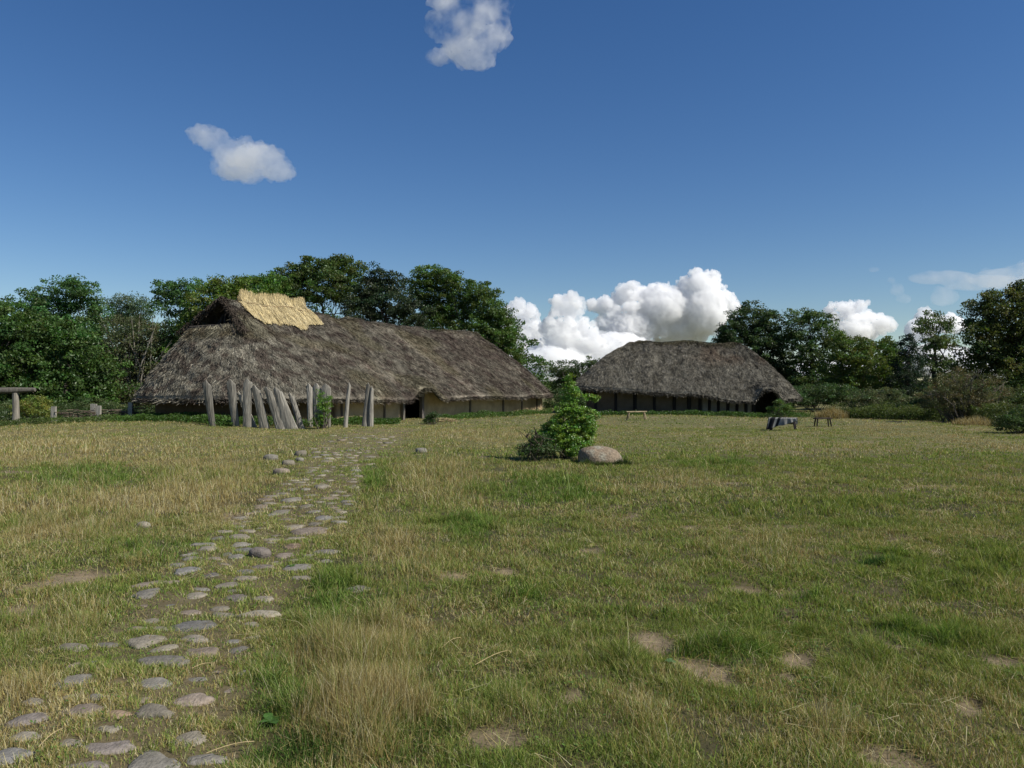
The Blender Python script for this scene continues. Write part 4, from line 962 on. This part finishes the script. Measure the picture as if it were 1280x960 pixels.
# loose straws
for (x0, y0, x1, y1, lb) in ((258, 948, 318, 934, 'long bent straw lying across the grey cobbles at the bottom'), (48, 955, 78, 930, 'thick brown straw left of the bottom cobbles'), (594, 841, 634, 821, 'straight straw lying on the grass below centre'), (552, 815, 576, 803, 'short straw beside the pale two-leaved weed'), (240, 842, 268, 836, 'pale bent straw on the right side of the near path')):
    P = []
    for f in np.linspace(0, 1, 6):
        px, py = x0 + (x1 - x0) * f, y0 + (y1 - y0) * f - 1.5 * math.sin(f * 3.1); d = CAMZ * F / (py - HY); x = (px - 640) / F * d; P.append((x, d, float(gh(x, d)) + .04 + .008 * math.sin(f * 3)))
    P = np.array(P); l0 = P[0].copy(); mb = MB(); mb.tube(P - l0, .0019, 5, (.42, .33, .17)); o = mb.build('dry_straw', M_straw); o.location = l0; tag(o, lb, 'straw', 'loose straws on the ground')

# ------------------------------------------------------------------ heaps of straw by the wall
def heap(px, py, d, sx, sy, sz, label, col=(.42, .34, .18)):
    x = (px - 640) / F * d; z = float(gh(x, d)); n = 1500; v = rng.normal(0, 1, (n, 3)); v /= np.linalg.norm(v, axis=1, keepdims=True); v[:, 2] = np.abs(v[:, 2])
    A = v * np.array([sx, sy, sz]) * rng.uniform(.8, 1, (n, 1)); B = A + rng.normal(0, 1, (n, 3)) * np.array([.12, .12, .04]); Wv = rng.normal(0, 1, (n, 3)); Wv /= np.linalg.norm(Wv, axis=1, keepdims=True)
    mb = MB(); mb.ribbons(A, B, np.full(n, .012), Wv, np.array(col) * rng.uniform(.6, 1.2, (n, 1)))
    V, T_ = ICO3; mb.add(V * np.array([sx, sy, sz]) * .86, None, T_, np.array(col) * .8)
    o = mb.build('straw_heap', M_straw); o.location = (x, d, z); tag(o, label, 'straw heap', 'heaps of old straw by the large house')
heap(553, 526, 37.3, .62, .3, .18, 'straw heap right of the dark doorway')
heap(330, 522, 31.9, .5, .3, .38, 'straw heap seen through the leaning planks')
heap(440, 520, 34.4, .9, .3, .30, 'long straw heap against the wall behind the thin lone plank')

# ------------------------------------------------------------------ wattle fence and gateway on the left
FD = 34.0
fe = empty('wattle_fence', gpos(120, FD), 'low woven wattle fence with split posts left of the large house', 'fence')
for (px, py0, d, wpx) in ((67, 508, FD, 5.5), (117, 505, FD + .6, 6.5), (123, 507, FD - .9, 5.5), (163, 503, FD + .3, 5.5)):
    x = (px - 640) / F * d; zt = CAMZ - (py0 - HY) / F * d; wv = wpx / F * d; mb = MB(); zz = float(gh(x, d)) - .1
    boxbeam(mb, (x, d, zz), (x + .01, d, zt), wv, wv * .6, (.34, .32, .27), up=(0, 1, 0)); mb.build('post', M_wood, fe)
mb = MB()
for i in range(11):
    z = .03 + i * .045; P = []
    for k in range(30):
        px = 66 + k * 4.3; d = FD + .1 * math.sin(k * 1.3 + (i % 2) * math.pi) + (.5 if px > 120 else 0); x = (px - 640) / F * d
        P.append((x, d, float(gh(x, d)) + z + .02 * math.sin(k * .7 + i) + rng.normal(0, .008)))
    s = rng.integers(0, 5); e = 30 - rng.integers(0, 6); mb.tube(P[s:e], .018, 5, np.array((.15, .12, .085)) * rng.uniform(.6, 1.3), .1)
mb.build('wattle_panel', M_wood, fe)
gd = 33.0
gt = empty('wooden_gateway', gpos(5, gd), 'rough beam resting on a thick post at the left frame edge', 'gateway')
def pxp(px, py, d): return W(px, py, d)
mb = MB(); mb.tube([pxp(-70, 488, gd), pxp(-20, 488.5, gd), pxp(15, 488, gd), pxp(44, 487, gd)], [.13, .13, .125, .08], 9, (.15, .135, .11), .08); mb.build('beam', M_wood, gt)
for px in (19.5, -52):
    x = (px - 640) / F * gd; mb = MB(); z0 = float(gh(x, gd)) - .1; mb.tube([(x, gd, z0), (x + .02, gd, z0 + .6), (x, gd, CAMZ - (491 - HY) / F * gd)], [.15, .13, .13], 9, (.26, .235, .19), .08); mb.build('post', M_wood, gt)

# ------------------------------------------------------------------ clouds (real volumes far beyond the meadow)
def cloudmat(name, dens, noise=None, an=.25, lo=.34, hi=.66):
    m, n, out = nodes(name); v = n.nodes.new('ShaderNodeVolumePrincipled'); v.inputs['Color'].default_value = (.994, .994, .994, 1); v.inputs['Density'].default_value = dens; v.inputs['Anisotropy'].default_value = an
    if noise:
        tc = n.nodes.new('ShaderNodeTexCoord'); nz = n.nodes.new('ShaderNodeTexNoise'); nz.inputs['Scale'].default_value = noise; nz.inputs['Detail'].default_value = 5; nz.inputs['Roughness'].default_value = .6
        mr = n.nodes.new('ShaderNodeMapRange'); mr.inputs['From Min'].default_value = lo; mr.inputs['From Max'].default_value = hi; mr.inputs['To Max'].default_value = dens
        n.links.new(tc.outputs['Object'], nz.inputs[0]); n.links.new(nz.outputs[0], mr.inputs[0]); n.links.new(mr.outputs[0], v.inputs['Density'])
    n.links.new(v.outputs[0], out.inputs['Volume']); return m
M_cu = cloudmat('cumulus_vapour', .065)
M_wi = cloudmat('thin_vapour', .012, .010, .25, .22, .62)
M_rag = cloudmat('ragged_vapour', .016, .012, .25, .40, .66)
M_soft = cloudmat('faint_vapour', .0055, .014, .25, .30, .66)
M_ve = cloudmat('veil_vapour', .0035, .010)
tx1 = bpy.data.textures.new('cloud_lumps', 'CLOUDS'); tx1.noise_scale = 46; tx1.noise_depth = 3
tx2 = bpy.data.textures.new('cloud_wisps', 'CLOUDS'); tx2.noise_scale = 14; tx2.noise_depth = 4
def cloud(name, d, puffs, mat, label, vox=3.0, s1=28, s2=19, yflat=.7):
    mb = MB(); V0, T0 = ICO3; c0 = W(puffs[0][0], puffs[0][1], d)
    for (px, py, rx, ry) in puffs:
        c = W(px, py, d) - c0; c[1] += rng.uniform(-.5, .5) * rx / F * d
        if rx < 9 and mat is M_cu: c[1] -= rng.uniform(-.5, 1.0) * 16 / F * d
        mb.add(V0 * np.array([rx / F * d, rx / F * d * yflat, ry / F * d]) + c, None, T0)
    o = mb.build(name, mat, None, True); o.location = c0
    rm = o.modifiers.new('r', 'REMESH'); rm.mode = 'VOXEL'; rm.voxel_size = vox; rm.use_smooth_shade = True
    for tx, st in ((tx1, s1), (tx2, s2)):
        dm = o.modifiers.new('d', 'DISPLACE'); dm.texture = tx; dm.strength = st; dm.mid_level = .5; dm.texture_coords = 'LOCAL'
    tag(o, label, 'cloud', 'clouds in the blue sky'); return o
def puffs(spec, n, jit):
    out = []
    if jit == 1:
        for (px, py, rx, ry) in spec:
            out.append((px, py, rx * .9, ry * .9))
            for k in range(int(14 + rx * .5)):
                a = rng.uniform(-.3, math.pi + .3); q = rng.uniform(3.5, 8.5); cx = px + math.cos(a) * rx * .85; cy = py - math.sin(a) * ry * .85; out.append((cx, cy, q, q))
                for m_ in range(3):
                    a2 = rng.uniform(-.2, math.pi + .2); q2 = q * rng.uniform(.3, .5); out.append((cx + math.cos(a2) * q * .85, cy - math.sin(a2) * q * .85, q2, q2))
        return out
    for (px, py, rx, ry) in spec:
        out.append((px, py, rx, ry))
        for k in range(n):
            a = rng.uniform(0, 2 * math.pi); q = rng.uniform(.22, .42); out.append((px + math.cos(a) * rx * .85, py - abs(math.sin(a)) * ry * .85 if rng.random() < .8 else py + math.sin(a) * ry * .8, rx * q * jit, rx * q * jit))
    return out
D_ = 3000
cloud('cloud', D_, puffs([(650, 405, 22, 28), (640, 440, 30, 30), (662, 430, 24, 26)], 9, 1), M_cu, 'white cumulus at the left end of the bank, touching the wide green tree')
cloud('cloud', D_ - 250, puffs([(707, 392, 18, 24), (700, 420, 24, 24), (722, 425, 28, 22), (745, 445, 34, 20), (690, 455, 50, 24), (668, 474, 60, 12), (740, 474, 60, 10)], 9, 1), M_cu, 'bright cumulus tower rising between the two houses')
cloud('cloud', D_ + 150, puffs([(800, 375, 36, 20), (830, 385, 34, 28), (875, 360, 24, 22), (880, 390, 32, 34), (850, 410, 50, 30), (790, 410, 46, 28), (905, 385, 14, 14), (770, 440, 50, 26), (750, 384, 14, 8)], 9, 1), M_cu, 'largest billowing cumulus directly above the smaller house')
cloud('cloud', D_, puffs([(1070, 395, 14, 16), (1050, 395, 14, 12), (1085, 408, 20, 12), (1062, 415, 30, 16), (1100, 412, 12, 8)], 8, 1), M_cu, 'dazzling white cumulus peeping over the right trees')
cloud('cloud', 2600, puffs([(320, 200, 34, 17), (290, 190, 30, 18), (345, 212, 24, 14), (262, 174, 24, 13), (300, 212, 34, 12), (250, 168, 14, 7)], 6, .8), M_wi, 'small lone oblong cloud high on the left', s1=44, s2=24, vox=5)
cloud('cloud', 2400, puffs([(585, 55, 34, 24), (600, 15, 34, 26), (570, 30, 30, 22), (595, 75, 24, 12), (625, 40, 16, 26), (550, 72, 14, 10), (560, 5, 26, 12)], 6, 1.3), M_rag, 'ragged wispy cloud cut by the top edge', s1=44, s2=15, vox=5)
cloud('cloud', 3300, puffs([(1182, 371, 17, 12), (1176, 366, 12, 8)], 6, .8), M_soft, 'small round cloud left of the largest right tree', s1=14, s2=8, vox=6)
cloud('cloud', 3300, puffs([(1120, 362, 9, 8), (1128, 374, 10, 6), (1114, 350, 6, 4)], 5, .8), M_soft, 'tiny faint cloud over the pointed green tree', s1=14, s2=8, vox=6)
cloud('cloud', 3300, puffs([(1093, 337, 7, 3.5)], 3, .8), M_soft, 'tiniest puff of cloud above the yellowish tree', s1=8, s2=5, vox=5)
cloud('cloud', 3900, puffs([(1170, 348, 40, 8), (1220, 356, 50, 9), (1270, 346, 50, 13), (1310, 340, 50, 16)], 3, .4), M_ve, 'thin flat veil of cloud above the right trees', s1=14, s2=8, vox=8)
cloud('cloud', 3300, puffs([(1160, 396, 14, 10), (1190, 405, 20, 12), (1150, 415, 20, 14)], 5, .9), M_cu, 'white cloud showing behind the slender tree', vox=7)
cloud('cloud', 3300, puffs([(1160, 450, 60, 16), (1110, 465, 60, 16), (1040, 468, 60, 14), (1230, 462, 60, 18), (1300, 455, 60, 20)], 5, 1), M_cu, 'low pale cloud seen through gaps in the right trees', vox=8)
